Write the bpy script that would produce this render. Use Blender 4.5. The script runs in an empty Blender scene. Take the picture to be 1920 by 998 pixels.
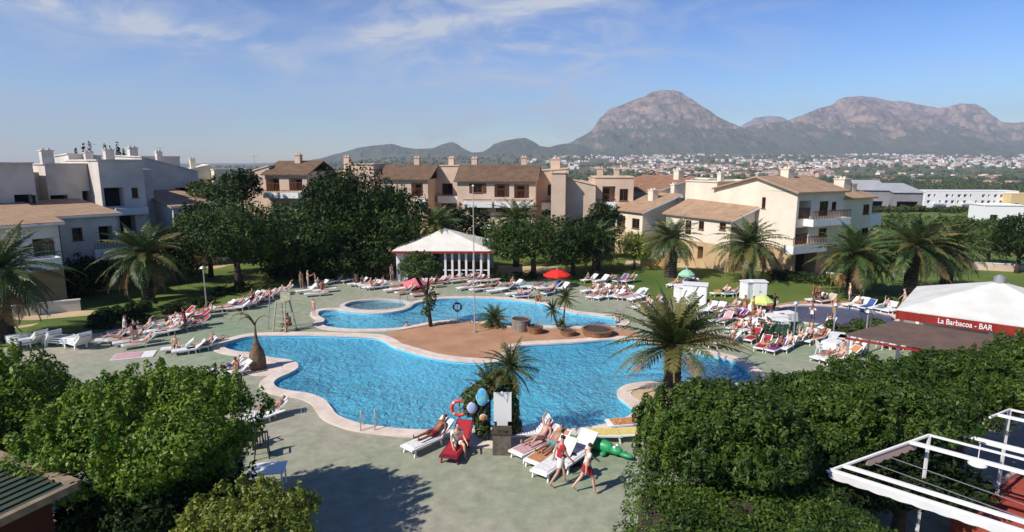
import bpy, bmesh, math, random
import numpy as np
from mathutils import Vector, Matrix
from mathutils.geometry import delaunay_2d_cdt
sc = bpy.context.scene
COL = sc.collection
rnd = random.Random(7)
PI = math.pi
R = math.radians

# ------------------------------------------------------------------ camera
HC = 10.5; FPX = 1120.0; PITCH = math.atan(0.1755)
CP, SP = math.cos(PITCH), math.sin(PITCH)
cam = bpy.data.cameras.new('camera'); camo = bpy.data.objects.new('camera', cam); COL.objects.link(camo)
cam.sensor_width = 36; cam.lens = 36*FPX/1920; cam.clip_start = 0.1; cam.clip_end = 40000
camo.location = (0, 0, HC); camo.rotation_euler = (PI/2-PITCH, 0, 0)
sc.camera = camo

def ray(px, py):
    a = (px-960)/FPX; b = (499-py)/FPX
    return (a, CP+b*SP, -SP+b*CP)
def G(px, py, z=0.0):
    r = ray(px, py); t = (z-HC)/r[2]
    return (r[0]*t, r[1]*t)
def atY(px, py, Y):
    r = ray(px, py); t = Y/r[1]
    return (r[0]*t, Y, HC+r[2]*t)
def G3(px, py, z=0.0):
    x, y = G(px, py, z); return (x, y, z)

# ------------------------------------------------------------------ sun
SD = Vector((-0.83, -0.56, 0)).normalized(); EL = R(42)
SUN = Vector((SD.x*math.cos(EL), SD.y*math.cos(EL), math.sin(EL)))
sl = bpy.data.lights.new('sun', 'SUN'); so = bpy.data.objects.new('sun', sl); COL.objects.link(so)
sl.energy = 4.6; sl.angle = R(0.55); sl.color = (1.0, 0.94, 0.85)
so.rotation_euler = SUN.to_track_quat('Z', 'Y').to_euler(); so.location = (0, 0, 60)

# ------------------------------------------------------------------ world
w = bpy.data.worlds.new('World'); sc.world = w; w.use_nodes = True
nt = w.node_tree; nt.nodes.clear()
def N(nt, t, **k):
    n = nt.nodes.new(t)
    for a, b in k.items(): setattr(n, a, b)
    return n
def L(nt, a, b): nt.links.new(a, b)
def mth(nt, op, a, b=None, c=None, clamp=False):
    n = N(nt, 'ShaderNodeMath', operation=op, use_clamp=clamp)
    for i, v in enumerate((a, b, c)):
        if v is None: continue
        if isinstance(v, (int, float)): n.inputs[i].default_value = v
        else: L(nt, v, n.inputs[i])
    return n.outputs[0]
sky = N(nt, 'ShaderNodeTexSky', sky_type='NISHITA', sun_disc=False)
sky.sun_elevation = EL; sky.sun_rotation = math.atan2(SD.x, SD.y)
sky.air_density = 1.0; sky.dust_density = 0.2; sky.ozone_density = 3.2; sky.altitude = 100
bg = N(nt, 'ShaderNodeBackground'); bg.inputs[1].default_value = 0.0245
hsv = N(nt, 'ShaderNodeHueSaturation'); hsv.inputs['Saturation'].default_value = 1.12; hsv.inputs['Hue'].default_value = 0.503
gm_ = N(nt, 'ShaderNodeGamma'); gm_.inputs[1].default_value = 1.85; L(nt, sky.outputs[0], gm_.inputs[0]); L(nt, gm_.outputs[0], hsv.inputs['Color']); L(nt, hsv.outputs[0], bg.inputs[0])
tc = N(nt, 'ShaderNodeTexCoord'); sx = N(nt, 'ShaderNodeSeparateXYZ'); L(nt, tc.outputs['Generated'], sx.inputs[0])
def cloud(rot, scl, sc_, det, lo, hi, off=(0, 0, 0), dist=0.6, rough=0.62):
    mp = N(nt, 'ShaderNodeMapping'); mp.inputs['Rotation'].default_value = (0, rot, 0)
    mp.inputs['Scale'].default_value = scl; mp.inputs['Location'].default_value = off
    L(nt, tc.outputs['Generated'], mp.inputs[0])
    nz = N(nt, 'ShaderNodeTexNoise'); nz.inputs['Scale'].default_value = sc_; nz.inputs['Detail'].default_value = det
    nz.inputs['Roughness'].default_value = rough; nz.inputs['Distortion'].default_value = dist
    L(nt, mp.outputs[0], nz.inputs['Vector'])
    mr = N(nt, 'ShaderNodeMapRange', interpolation_type='SMOOTHSTEP'); mr.inputs[1].default_value = lo; mr.inputs[2].default_value = hi
    L(nt, nz.outputs[0], mr.inputs[0]); return mr.outputs[0]
def lobe(px, py, r0, r1):
    d = Vector(ray(px, py)).normalized(); vm = N(nt, 'ShaderNodeVectorMath', operation='DISTANCE'); L(nt, tc.outputs['Generated'], vm.inputs[0]); vm.inputs[1].default_value = d
    m = N(nt, 'ShaderNodeMapRange', interpolation_type='SMOOTHSTEP'); m.inputs[1].default_value = r0; m.inputs[2].default_value = r1
    m.inputs[3].default_value = 1; m.inputs[4].default_value = 0; L(nt, vm.outputs['Value'], m.inputs[0]); return m.outputs[0]
def streak(p, q, wd):
    n = Vector(ray(*p)).cross(Vector(ray(*q))).normalized(); vm = N(nt, 'ShaderNodeVectorMath', operation='DOT_PRODUCT'); L(nt, tc.outputs['Generated'], vm.inputs[0]); vm.inputs[1].default_value = n
    m = N(nt, 'ShaderNodeMapRange', interpolation_type='SMOOTHSTEP'); m.inputs[1].default_value = 0; m.inputs[2].default_value = wd
    m.inputs[3].default_value = 1; m.inputs[4].default_value = 0; L(nt, mth(nt, 'ABSOLUTE', vm.outputs['Value']), m.inputs[0]); return m.outputs[0]
MUL = lambda x, y: mth(nt, 'MULTIPLY', x, y)
ADD = lambda x, y: mth(nt, 'ADD', x, y, clamp=True)
fine = cloud(-.35, (1, 1, 3.2), 6.0, 10, .36, .72, (2, 1, .4), 1.6, .66)
fine2 = cloud(.30, (1, 1, 3.4), 4.2, 10, .40, .74, (5, 3, 1.4), 1.4, .64)
veil = cloud(0, (1, 1, 1.6), 2.4, 4, .34, .66, (1, 7, 2), .5)
t1 = MUL(MUL(ADD(MUL(fine, .85), .12), lobe(930, 120, .10, .36)), .78)
t2 = MUL(MUL(fine2, lobe(330, 30, .10, .42)), .42)
t3 = MUL(MUL(MUL(fine2, veil), lobe(1350, 90, .1, .5)), .40)
t4 = MUL(MUL(streak((580, 90), (1110, -5), .022), ADD(MUL(fine, .5), .6)), MUL(lobe(880, 30, .12, .36), .75))
t5 = MUL(MUL(streak((100, 5), (420, 85), .030), ADD(fine2, .2)), MUL(lobe(280, 45, .1, .34), .8))
t6 = MUL(MUL(veil, lobe(350, 260, .2, .6)), .12)
tot = ADD(ADD(ADD(t1, t2), ADD(t3, t4)), ADD(t5, t6))
bgc = N(nt, 'ShaderNodeBackground'); bgc.inputs[0].default_value = (0.74, 0.80, 0.90, 1); bgc.inputs[1].default_value = 0.62
mxs = N(nt, 'ShaderNodeMixShader'); L(nt, tot, mxs.inputs[0]); L(nt, bg.outputs[0], mxs.inputs[1]); L(nt, bgc.outputs[0], mxs.inputs[2])
wo = N(nt, 'ShaderNodeOutputWorld'); L(nt, mxs.outputs[0], wo.inputs[0])
vs = sc.view_settings; vs.view_transform = 'Standard'; vs.look = 'None'; vs.exposure = 0.45; vs.gamma = 1; vs.use_curve_mapping = False
sc.render.engine = 'CYCLES'; cy = sc.cycles
cy.max_bounces = 6; cy.transparent_max_bounces = 12; cy.caustics_reflective = False; cy.caustics_refractive = False
cy.volume_bounces = 0; cy.use_denoising = True; cy.sample_clamp_indirect = 4

# ------------------------------------------------------------------ materials
MATS = {}
def mat(name, c, rough=0.7, c2=None, scale=3.0, bump=0.0, bscale=None, spec=0.3, metal=0.0, detail=5, lo=0.38, hi=0.62, coord='Object', trans=0.0, island=0.0):
    if name in MATS: return MATS[name]
    m = bpy.data.materials.new(name); m.use_nodes = True; t = m.node_tree
    b = t.nodes['Principled BSDF']; b.inputs['Roughness'].default_value = rough
    b.inputs['Specular IOR Level'].default_value = spec; b.inputs['Metallic'].default_value = metal
    tcn = N(t, 'ShaderNodeTexCoord')
    col = None
    if c2 is not None:
        nz = N(t, 'ShaderNodeTexNoise'); nz.inputs['Scale'].default_value = scale; nz.inputs['Detail'].default_value = detail; nz.inputs['Roughness'].default_value = 0.6
        L(t, tcn.outputs[coord], nz.inputs['Vector'])
        mr = N(t, 'ShaderNodeMapRange'); mr.inputs[1].default_value = lo; mr.inputs[2].default_value = hi; L(t, nz.outputs[0], mr.inputs[0])
        mx = N(t, 'ShaderNodeMix', data_type='RGBA'); mx.inputs[6].default_value = (*c, 1); mx.inputs[7].default_value = (*c2, 1)
        L(t, mr.outputs[0], mx.inputs[0]); col = mx.outputs[2]
    else:
        b.inputs['Base Color'].default_value = (*c, 1)
    if island > 0:
        g = N(t, 'ShaderNodeNewGeometry'); h = N(t, 'ShaderNodeHueSaturation')
        v = mth(t, 'ADD', mth(t, 'MULTIPLY', g.outputs['Random Per Island'], island*1.6), 1-island*0.8)
        hu = mth(t, 'ADD', mth(t, 'MULTIPLY', g.outputs['Random Per Island'], -0.05), 0.525)
        if col is None: h.inputs['Color'].default_value = (*c, 1)
        else: L(t, col, h.inputs['Color'])
        L(t, v, h.inputs['Value']); L(t, hu, h.inputs['Hue']); col = h.outputs[0]
    if col is not None: L(t, col, b.inputs['Base Color'])
    if bump > 0:
        nb = N(t, 'ShaderNodeTexNoise'); nb.inputs['Scale'].default_value = bscale or scale*4; nb.inputs['Detail'].default_value = 4
        L(t, tcn.outputs[coord], nb.inputs['Vector'])
        bp = N(t, 'ShaderNodeBump'); bp.inputs['Strength'].default_value = bump; bp.inputs['Distance'].default_value = 0.03
        L(t, nb.outputs[0], bp.inputs['Height']); L(t, bp.outputs[0], b.inputs['Normal'])
    if trans > 0:
        tr = N(t, 'ShaderNodeBsdfTranslucent'); ms_ = N(t, 'ShaderNodeMixShader'); ms_.inputs[0].default_value = trans
        if col is not None: L(t, col, tr.inputs[0])
        else: tr.inputs[0].default_value = (*c, 1)
        out = t.nodes['Material Output']; L(t, b.outputs[0], ms_.inputs[1]); L(t, tr.outputs[0], ms_.inputs[2]); L(t, ms_.outputs[0], out.inputs[0])
    MATS[name] = m; return m

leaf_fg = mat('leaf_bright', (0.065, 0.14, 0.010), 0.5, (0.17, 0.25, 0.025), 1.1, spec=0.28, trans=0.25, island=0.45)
leaf_r = mat('leaf_glossy', (0.026, 0.058, 0.008), 0.5, (0.075, 0.125, 0.016), 0.9, spec=0.25, trans=0.16, island=0.45)
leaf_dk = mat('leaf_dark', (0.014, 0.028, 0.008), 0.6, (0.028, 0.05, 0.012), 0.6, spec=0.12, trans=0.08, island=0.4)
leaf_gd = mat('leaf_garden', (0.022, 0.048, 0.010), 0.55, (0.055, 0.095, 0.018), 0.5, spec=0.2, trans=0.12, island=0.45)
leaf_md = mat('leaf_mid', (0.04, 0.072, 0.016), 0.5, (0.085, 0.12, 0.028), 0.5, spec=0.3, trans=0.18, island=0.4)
leaf_lime = mat('leaf_lime', (0.13, 0.18, 0.02), 0.45, (0.24, 0.27, 0.045), 1.2, spec=0.4, trans=0.3, island=0.4)
leaf_far = mat('leaf_far', (0.045, 0.07, 0.02), 0.8, (0.085, 0.10, 0.035), 0.03, spec=0.1, island=0.3)
palm_g = mat('palm_green', (0.045, 0.085, 0.022), 0.45, (0.10, 0.14, 0.04), 0.5, spec=0.45, trans=0.15, island=0.35)
palm_y = mat('palm_olive', (0.075, 0.095, 0.022), 0.5, (0.19, 0.165, 0.05), 0.45, spec=0.4, trans=0.15, island=0.35)
palm_dry = mat('palm_dry', (0.25, 0.17, 0.07), 0.8, (0.16, 0.10, 0.045), 2.0, trans=0.1, island=0.3)
bark = mat('bark', (0.09, 0.065, 0.045), 0.9, (0.045, 0.035, 0.028), 6, 0.6)
bark_pale = mat('bark_pale', (0.22, 0.16, 0.10), 0.9, (0.11, 0.08, 0.055), 5, 0.8)
wallw = mat('plaster_white', (0.66, 0.60, 0.53), 0.9, (0.54, 0.49, 0.43), 0.6, 0.15, 8)
wallp = mat('plaster_pink', (0.66, 0.50, 0.37), 0.9, (0.56, 0.41, 0.30), 0.5, 0.15, 8)
wallc = mat('plaster_cream', (0.76, 0.67, 0.53), 0.9, (0.68, 0.58, 0.44), 0.45, 0.15, 8)
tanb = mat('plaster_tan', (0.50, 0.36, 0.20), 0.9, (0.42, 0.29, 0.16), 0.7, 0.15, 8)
white = mat('white_paint', (0.80, 0.79, 0.76), 0.5, (0.72, 0.71, 0.68), 1.5)
plastic = mat('white_plastic', (0.80, 0.80, 0.78), 0.35, spec=0.5)
wood = mat('brown_wood', (0.16, 0.055, 0.025), 0.6, (0.10, 0.035, 0.018), 4)
woodl = mat('light_wood', (0.42, 0.22, 0.07), 0.7, (0.32, 0.16, 0.05), 3)
glass = mat('dark_glass', (0.012, 0.013, 0.016), 0.12, spec=0.6)
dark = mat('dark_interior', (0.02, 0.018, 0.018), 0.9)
metal = mat('grey_metal', (0.45, 0.45, 0.46), 0.4, metal=0.6)
blackm = mat('black_plastic', (0.015, 0.017, 0.016), 0.4, spec=0.5)
greenp = mat('green_plastic', (0.02, 0.07, 0.035), 0.4, spec=0.5)
redp = mat('red_paint', (0.30, 0.028, 0.02), 0.5, (0.22, 0.02, 0.015), 2)
def tile_mat(name, c, c2):
    m = mat(name, c, 0.85, c2, 1.2, lo=0.35, hi=0.65)
    t = m.node_tree; b = t.nodes['Principled BSDF']; tcn = N(t, 'ShaderNodeTexCoord')
    wv = N(t, 'ShaderNodeTexWave'); wv.inputs['Scale'].default_value = 1.6; wv.inputs['Distortion'].default_value = 0.4; L(t, tcn.outputs['Object'], wv.inputs[0])
    nz = N(t, 'ShaderNodeTexNoise'); nz.inputs['Scale'].default_value = 9; L(t, tcn.outputs['Object'], nz.inputs['Vector'])
    s = mth(t, 'ADD', wv.outputs['Fac'], nz.outputs[0]); bp = N(t, 'ShaderNodeBump'); bp.inputs['Strength'].default_value = 0.8; bp.inputs['Distance'].default_value = 0.05
    L(t, s, bp.inputs['Height']); L(t, bp.outputs[0], b.inputs['Normal']); return m
tile_br = tile_mat('roof_tiles_brown', (0.20, 0.125, 0.075), (0.13, 0.08, 0.05))
tile_or = tile_mat('roof_tiles_orange', (0.36, 0.19, 0.11), (0.25, 0.13, 0.075))
tile_tn = tile_mat('roof_tiles_tan', (0.44, 0.29, 0.18), (0.33, 0.21, 0.13))
SKINS = [mat('skin_tan', (0.36, 0.20, 0.13), 0.5, spec=0.4), mat('skin_fair', (0.62, 0.38, 0.27), 0.5, spec=0.4), mat('skin_brown', (0.24, 0.105, 0.055), 0.45, spec=0.4), mat('skin_pinkish', (0.50, 0.29, 0.22), 0.5, spec=0.4)]
HAIRS = {'dark': mat('hair_dark', (0.012, 0.009, 0.007), 0.5), 'brown': mat('hair_brown', (0.05, 0.025, 0.012), 0.5), 'blond': mat('hair_blond', (0.36, 0.23, 0.09), 0.5), 'grey': mat('hair_grey', (0.35, 0.34, 0.33), 0.6)}
CLOTH = {k: mat('cloth_'+k, v, 0.85, tuple(x*0.8 for x in v), 9) for k, v in dict(white=(.78, .76, .74), red=(.42, .025, .035), blue=(.05, .10, .28), black=(.015, .015, .018), pink=(.60, .36, .36), orange=(.55, .25, .11), yellow=(.72, .58, .18), green=(.05, .30, .11), purple=(.20, .06, .26), turquoise=(.14, .36, .38), maroon=(.20, .015, .03), beige=(.55, .43, .30)).items()}

# ------------------------------------------------------------------ mesh building
class MB:
    def __init__(s): s.v = []; s.f = []; s.m = []; s.mi = 0
    def add(s, vs, fs):
        o = len(s.v); s.v.extend(vs); s.f.extend([tuple(i+o for i in f) for f in fs]); s.m.extend([s.mi]*len(fs))
    def mat(s, i): s.mi = i; return s
    def box(s, x0, x1, y0, y1, z0, z1, M=None):
        c = [(x0, y0, z0), (x1, y0, z0), (x1, y1, z0), (x0, y1, z0), (x0, y0, z1), (x1, y0, z1), (x1, y1, z1), (x0, y1, z1)]
        if M is not None: c = [tuple(M @ Vector(p)) for p in c]
        s.add(c, [(0, 3, 2, 1), (4, 5, 6, 7), (0, 1, 5, 4), (1, 2, 6, 5), (2, 3, 7, 6), (3, 0, 4, 7)]); return s
    def hexa(s, b, t):   # bottom 4, top 4
        s.add(list(b)+list(t), [(0, 3, 2, 1), (4, 5, 6, 7), (0, 1, 5, 4), (1, 2, 6, 5), (2, 3, 7, 6), (3, 0, 4, 7)]); return s
    def prism(s, poly, z0, z1):
        n = len(poly); s.add([(x, y, z0) for x, y in poly]+[(x, y, z1) for x, y in poly], [tuple(range(n))[::-1], tuple(range(n, 2*n))]+[(i, (i+1) % n, n+(i+1) % n, n+i) for i in range(n)]); return s
    def tube(s, pts, rad, n=8, caps=True):
        pts = [Vector(p) for p in pts]; k = len(pts)
        if isinstance(rad, (int, float)): rad = [rad]*k
        vs = []
        for i, p in enumerate(pts):
            d = (pts[min(i+1, k-1)]-pts[max(i-1, 0)])
            d = d.normalized() if d.length > 1e-9 else Vector((0, 0, 1))
            a = Vector((0, 0, 1)) if abs(d.z) < 0.9 else Vector((1, 0, 0))
            x = d.cross(a).normalized(); y = d.cross(x)
            for j in range(n):
                t = 2*PI*j/n; vs.append(tuple(p+(x*math.cos(t)+y*math.sin(t))*rad[i]))
        fs = [(i*n+j, i*n+(j+1) % n, (i+1)*n+(j+1) % n, (i+1)*n+j) for i in range(k-1) for j in range(n)]
        if caps: fs += [tuple(range(n))[::-1], tuple(range((k-1)*n, k*n))]
        s.add(vs, fs); return s
    def bar(s, a, b, w, h=None):
        a = Vector(a); b = Vector(b); h = h or w; d = (b-a).normalized()
        up = Vector((0, 0, 1)) if abs(d.z) < 0.95 else Vector((0, 1, 0))
        x = d.cross(up).normalized()*w/2; y = x.cross(d).normalized()*h/2
        s.hexa([tuple(a+q) for q in (-x-y, x-y, x+y, -x+y)], [tuple(b+q) for q in (-x-y, x-y, x+y, -x+y)]); return s
    def ell(s, c, r, nu=12, nv=8, M=None):
        vs = [(0, 0, 1)]+[(math.sin(PI*i/nv)*math.cos(2*PI*j/nu), math.sin(PI*i/nv)*math.sin(2*PI*j/nu), math.cos(PI*i/nv)) for i in range(1, nv) for j in range(nu)]+[(0, 0, -1)]
        vs = [(c[0]+p[0]*r[0], c[1]+p[1]*r[1], c[2]+p[2]*r[2]) for p in vs]
        if M is not None: vs = [tuple(M @ Vector(p)) for p in vs]
        fs = [(0, 1+j, 1+(j+1) % nu) for j in range(nu)]
        for i in range(nv-2): fs += [(1+i*nu+j, 1+(i+1)*nu+j, 1+(i+1)*nu+(j+1) % nu, 1+i*nu+(j+1) % nu) for j in range(nu)]
        l = len(vs)-1; b = 1+(nv-2)*nu; fs += [(l, b+(j+1) % nu, b+j) for j in range(nu)]
        s.add(vs, fs); return s
    def lathe(s, prof, n=16, c=(0, 0, 0)):
        vs = [(c[0]+r*math.cos(2*PI*j/n), c[1]+r*math.sin(2*PI*j/n), c[2]+z) for r, z in prof for j in range(n)]
        k = len(prof); fs = [(i*n+j, i*n+(j+1) % n, (i+1)*n+(j+1) % n, (i+1)*n+j) for i in range(k-1) for j in range(n)]
        fs += [tuple(range(n))[::-1], tuple(range((k-1)*n, k*n))]; s.add(vs, fs); return s
    def torus(s, c, R_, r, M=None, n=28, k=8):
        vs = []
        for i in range(n):
            a = 2*PI*i/n
            for j in range(k):
                b = 2*PI*j/k; p = Vector((c[0]+(R_+r*math.cos(b))*math.cos(a), c[1]+r*math.sin(b), c[2]+(R_+r*math.cos(b))*math.sin(a)))
                vs.append(tuple(p))
        s.add(vs, [(i*k+j, ((i+1) % n)*k+j, ((i+1) % n)*k+(j+1) % k, i*k+(j+1) % k) for i in range(n) for j in range(k)]); return s
    def mesh(s, name, mats, smooth=False):
        me = bpy.data.meshes.new(name); me.from_pydata([tuple(v) for v in s.v], [], s.f)
        for m in (mats if isinstance(mats, (list, tuple)) else [mats]): me.materials.append(m)
        me.polygons.foreach_set('material_index', s.m)
        if smooth: me.polygons.foreach_set('use_smooth', [True]*len(s.f))
        me.update(); return me
    def build(s, name, mats, parent=None, smooth=False):
        return obj(name, s.mesh(name, mats, smooth), parent)
def obj(name, me, parent=None):
    o = bpy.data.objects.new(name, me); COL.objects.link(o)
    if parent is not None: o.parent = parent
    return o
def tag(o, label=None, cat=None, group=None, kind=None):
    if label: o['label'] = label
    if cat: o['category'] = cat
    if group: o['group'] = group
    if kind: o['kind'] = kind
    return o
def thing(name, label, cat, loc=(0, 0, 0), rz=0.0, group=None):
    o = bpy.data.objects.new(name, None); COL.objects.link(o); o.location = loc; o.rotation_euler = (0, 0, rz)
    o.empty_display_size = 0.2
    return tag(o, label, cat, group)
def copy_tree(o, parent=None):
    c = o.copy(); COL.objects.link(c); c.parent = parent
    for ch in list(KIDS.get(o.name, [])): copy_tree(ch, c)
    return c
KIDS = {}
def scan(root):
    for ch in root.children:
        KIDS.setdefault(root.name, []).append(ch); scan(ch)
def dup(root, loc, rz=0.0, s=1.0, label=None, group=None, rx=0.0):
    if root.name not in KIDS: scan(root); KIDS.setdefault(root.name, [])
    c = copy_tree(root); c.location = loc; c.rotation_euler = (rx, 0, rz); c.scale = (s, s, s) if not isinstance(s, tuple) else s
    if label: c['label'] = label
    if group: c['group'] = group
    return c

def np_mesh(name, V, nper, mats, mi=None, smooth=False):
    """V: (n*nper,3) vertices, faces of nper consecutive vertices"""
    n = len(V)//nper; me = bpy.data.meshes.new(name)
    me.vertices.add(len(V)); me.vertices.foreach_set('co', V.astype(np.float32).ravel())
    me.loops.add(n*nper); me.loops.foreach_set('vertex_index', np.arange(n*nper, dtype=np.int32))
    me.polygons.add(n); me.polygons.foreach_set('loop_start', np.arange(0, n*nper, nper, dtype=np.int32))
    try: me.polygons.foreach_set('loop_total', np.full(n, nper, dtype=np.int32))
    except Exception: pass
    for m in mats: me.materials.append(m)
    if mi is not None: me.polygons.foreach_set('material_index', mi.astype(np.int32))
    me.update(calc_edges=True); return me

def leaves(rg, lobes, n, size, inside=0.2, up=0.15, thick=0.13, aspect=0.45):
    lb = np.array(lobes); wgt = (lb[:, 3]*lb[:, 4]+lb[:, 4]*lb[:, 5]+lb[:, 3]*lb[:, 5]); idx = rg.choice(len(lb), n, p=wgt/wgt.sum())
    d = rg.normal(size=(n, 3)); d[:, 2] += up; d /= np.linalg.norm(d, axis=1)[:, None]
    r = 1-np.abs(rg.normal(size=n))*thick; ins = rg.random(n) < inside; r[ins] = rg.random(ins.sum())**0.5
    r += (rg.random(n) < 0.05)*rg.random(n)*0.25
    P = lb[idx, :3]+d*lb[idx, 3:6]*r[:, None]
    nrm = d+rg.normal(size=(n, 3))*0.55; nrm[:, 2] += 0.25; nrm /= np.linalg.norm(nrm, axis=1)[:, None]
    t = rg.normal(size=(n, 3)); t -= (t*nrm).sum(1)[:, None]*nrm; t /= np.linalg.norm(t, axis=1)[:, None]
    b = np.cross(nrm, t); ln = size*(0.5+1.15*rg.random(n)**1.5)[:, None]; wd = ln*aspect
    V = np.empty((n, 4, 3)); V[:, 0] = P-t*ln*0.5; V[:, 1] = P+b*wd*0.5+t*ln*0.05; V[:, 2] = P+t*ln*0.5-nrm*ln*0.12; V[:, 3] = P-b*wd*0.5+t*ln*0.05
    return V.reshape(-1, 3)
def lobes_for(rg, c, r, k, small=0.36, flat=-0.35, core=0.62):
    out = [(c[0], c[1], c[2], r[0]*core, r[1]*core, r[2]*core)]
    for i in range(k):
        d = rg.normal(size=3); d /= np.linalg.norm(d)
        if d[2] < flat: d[2] = -d[2]*0.5
        q = 0.64+0.28*rg.random(); s = small*(0.5+0.75*rg.random())
        out.append((c[0]+d[0]*r[0]*q, c[1]+d[1]*r[1]*q, c[2]+d[2]*r[2]*q, r[0]*s, r[1]*s, r[2]*s*0.85))
    for i in range(int(k*2.2)):   # sprigs standing out of the outline
        d = rg.normal(size=3); d /= np.linalg.norm(d)
        if d[2] < -0.2: d[2] = -d[2]
        q = 0.95+0.22*rg.random(); s = 0.07+0.05*rg.random(); m_ = min(r)
        out.append((c[0]+d[0]*r[0]*q, c[1]+d[1]*r[1]*q, c[2]+d[2]*r[2]*q, m_*s, m_*s, m_*s*2.2))
    return out
def leaf_crown(name, rg, lobes, n, size, m, parent=None, inside=0.2, core=0.6):
    V = leaves(rg, lobes, n, size, inside)
    me = np_mesh(name, V, 4, [m])
    return obj(name, me, parent)

def tree(name, label, cat, base, crown_z, r, leafm, n, size, seed, k=40, trunk_r=0.18, group=None, small=0.36, lean=(0, 0), trunkm=None, flat=-0.35):
    rg = np.random.default_rng(seed)
    t = thing(name, label, cat, (base[0], base[1], base[2] if len(base) > 2 else 0), 0, group)
    cz = crown_z-(base[2] if len(base) > 2 else 0)
    lob = lobes_for(rg, (lean[0], lean[1], cz), r, k, small, flat)
    cr = leaf_crown('crown', rg, lob, n, size, leafm, t)
    m = MB(); top = Vector((lean[0], lean[1], cz)); fk = Vector((lean[0]*0.5, lean[1]*0.5, max(cz-r[2]*0.75, cz*0.35)))
    m.tube([(0, 0, -0.3), (lean[0]*0.1+0.04, 0.02, fk.z*0.5), tuple(fk)], [trunk_r*1.35, trunk_r, trunk_r*0.85], 9)
    for i in range(7):
        a = 2*PI*i/7+rg.random(); e = Vector((lean[0]+math.cos(a)*r[0]*0.6, lean[1]+math.sin(a)*r[1]*0.6, cz+r[2]*(rg.random()*0.7-0.1)))
        mid = fk.lerp(e, 0.5)+Vector((0, 0, 0.15*r[2])); m.tube([tuple(fk), tuple(mid), tuple(e)], [trunk_r*0.55, trunk_r*0.35, trunk_r*0.1], 6)
    m.build('trunk', trunkm or bark, t, True)
    return t

def frond(rg, Lf, e0, droop, nl, wid, lf, az):
    """one pinnate frond as quads; returns (V, ) arrays for leaflets and rachis pts"""
    s = np.linspace(0, 1, nl); e = e0-droop*s**1.4
    ds = Lf/(nl-1); hx = np.concatenate([[0], np.cumsum(np.cos(e[:-1])*ds)]); hz = np.concatenate([[0], np.cumsum(np.sin(e[:-1])*ds)])
    T = np.stack([np.cos(e), np.zeros(nl), np.sin(e)], 1); P = np.stack([hx, np.zeros(nl), hz], 1)
    up = np.stack([-np.sin(e), np.zeros(nl), np.cos(e)], 1)
    prof = np.clip(np.sin(np.clip(s*1.08+0.06, 0, 1)*PI)**0.6, 0.12, 1)
    quads = []
    for side in (-1, 1):
        S = np.tile([0, side, 0], (nl, 1)).astype(float)
        d = S*0.85+T*(0.45+0.35*s[:, None])+up*(0.30-0.5*s[:, None])+rg.normal(size=(nl, 3))*0.08
        d /= np.linalg.norm(d, axis=1)[:, None]
        ln = (lf*prof*(0.85+0.3*rg.random(nl)))[:, None]
        a = P; m_ = P+d*ln*0.55; t_ = P+d*ln+np.array([0, 0, -0.22])*ln
        wv = T*wid*0.5
        V = np.empty((nl, 2, 4, 3)); V[:, 0, 0] = a-wv*0.6; V[:, 0, 1] = a+wv*0.6; V[:, 0, 2] = m_+wv; V[:, 0, 3] = m_-wv
        V[:, 1, 0] = m_-wv; V[:, 1, 1] = m_+wv; V[:, 1, 2] = t_+wv*0.15; V[:, 1, 3] = t_-wv*0.15
        quads.append(V[1:].reshape(-1, 3))
    # rachis ribbon (two crossing strips)
    rw = np.linspace(0.045, 0.008, nl)[:, None]*max(1, Lf/3)
    for o_ in (np.tile([0, 1, 0], (nl, 1))*rw, up*rw*0.8):
        V = np.empty((nl-1, 4, 3)); V[:, 0] = (P-o_)[:-1]; V[:, 1] = (P+o_)[:-1]; V[:, 2] = (P+o_)[1:]; V[:, 3] = (P-o_)[1:]
        quads.append(V.reshape(-1, 3))
    V = np.concatenate(quads); roll = rg.normal()*0.25
    c, s_ = math.cos(roll), math.sin(roll); V = V@np.array([[1, 0, 0], [0, c, s_], [0, -s_, c]])
    c, s_ = math.cos(az), math.sin(az); return V@np.array([[c, s_, 0], [-s_, c, 0], [0, 0, 1]])
def palm_crown_mesh(seed, Lf, nf, nl, wid, lf, mats, e_hi=1.35, e_lo=-0.35, droop=(0.9, 1.5), dry=0.12, r0=0.15):
    rg = np.random.default_rng(seed); VV = []; MI = []
    for i in range(nf):
        q = i/(nf-1); e0 = e_hi+(e_lo-e_hi)*q**0.8+rg.normal()*0.08; az = i*2.39996+rg.normal()*0.15
        l_ = Lf*(0.85+0.25*rg.random())*(0.78+0.22*min(1, q*3)); dr = droop[0]+(droop[1]-droop[0])*q*rg.random()+0.15*rg.random()
        V = frond(rg, l_, e0, dr, nl, wid, lf, az); V = V+np.array([math.cos(az)*r0, math.sin(az)*r0, (1-q)*0.25-0.1])
        VV.append(V); mi = 2 if (q > 1-dry) else (1 if rg.random() < 0.3 else 0); MI.append(np.full(len(V)//4, mi))
    return np_mesh('crown', np.concatenate(VV), 4, mats, np.concatenate(MI))
def palm_trunk(h, r, m, parent, rings=True):
    b = MB(); k = max(8, int(h/0.22)); pr = [(r*1.25, -0.2)]
    for i in range(k+1):
        z = h*i/k; q = i/k; rr = r*(1.15-0.2*q+(0.35*max(0, q-0.75)/0.25 if h < 6 else 0.2*max(0, q-0.8)/0.2))
        pr += [(rr*1.07, z), (rr*0.93, z+h/k*0.5)]
    b.lathe(pr, 14); o = b.build('trunk', m, parent, False)
    return o
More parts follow.
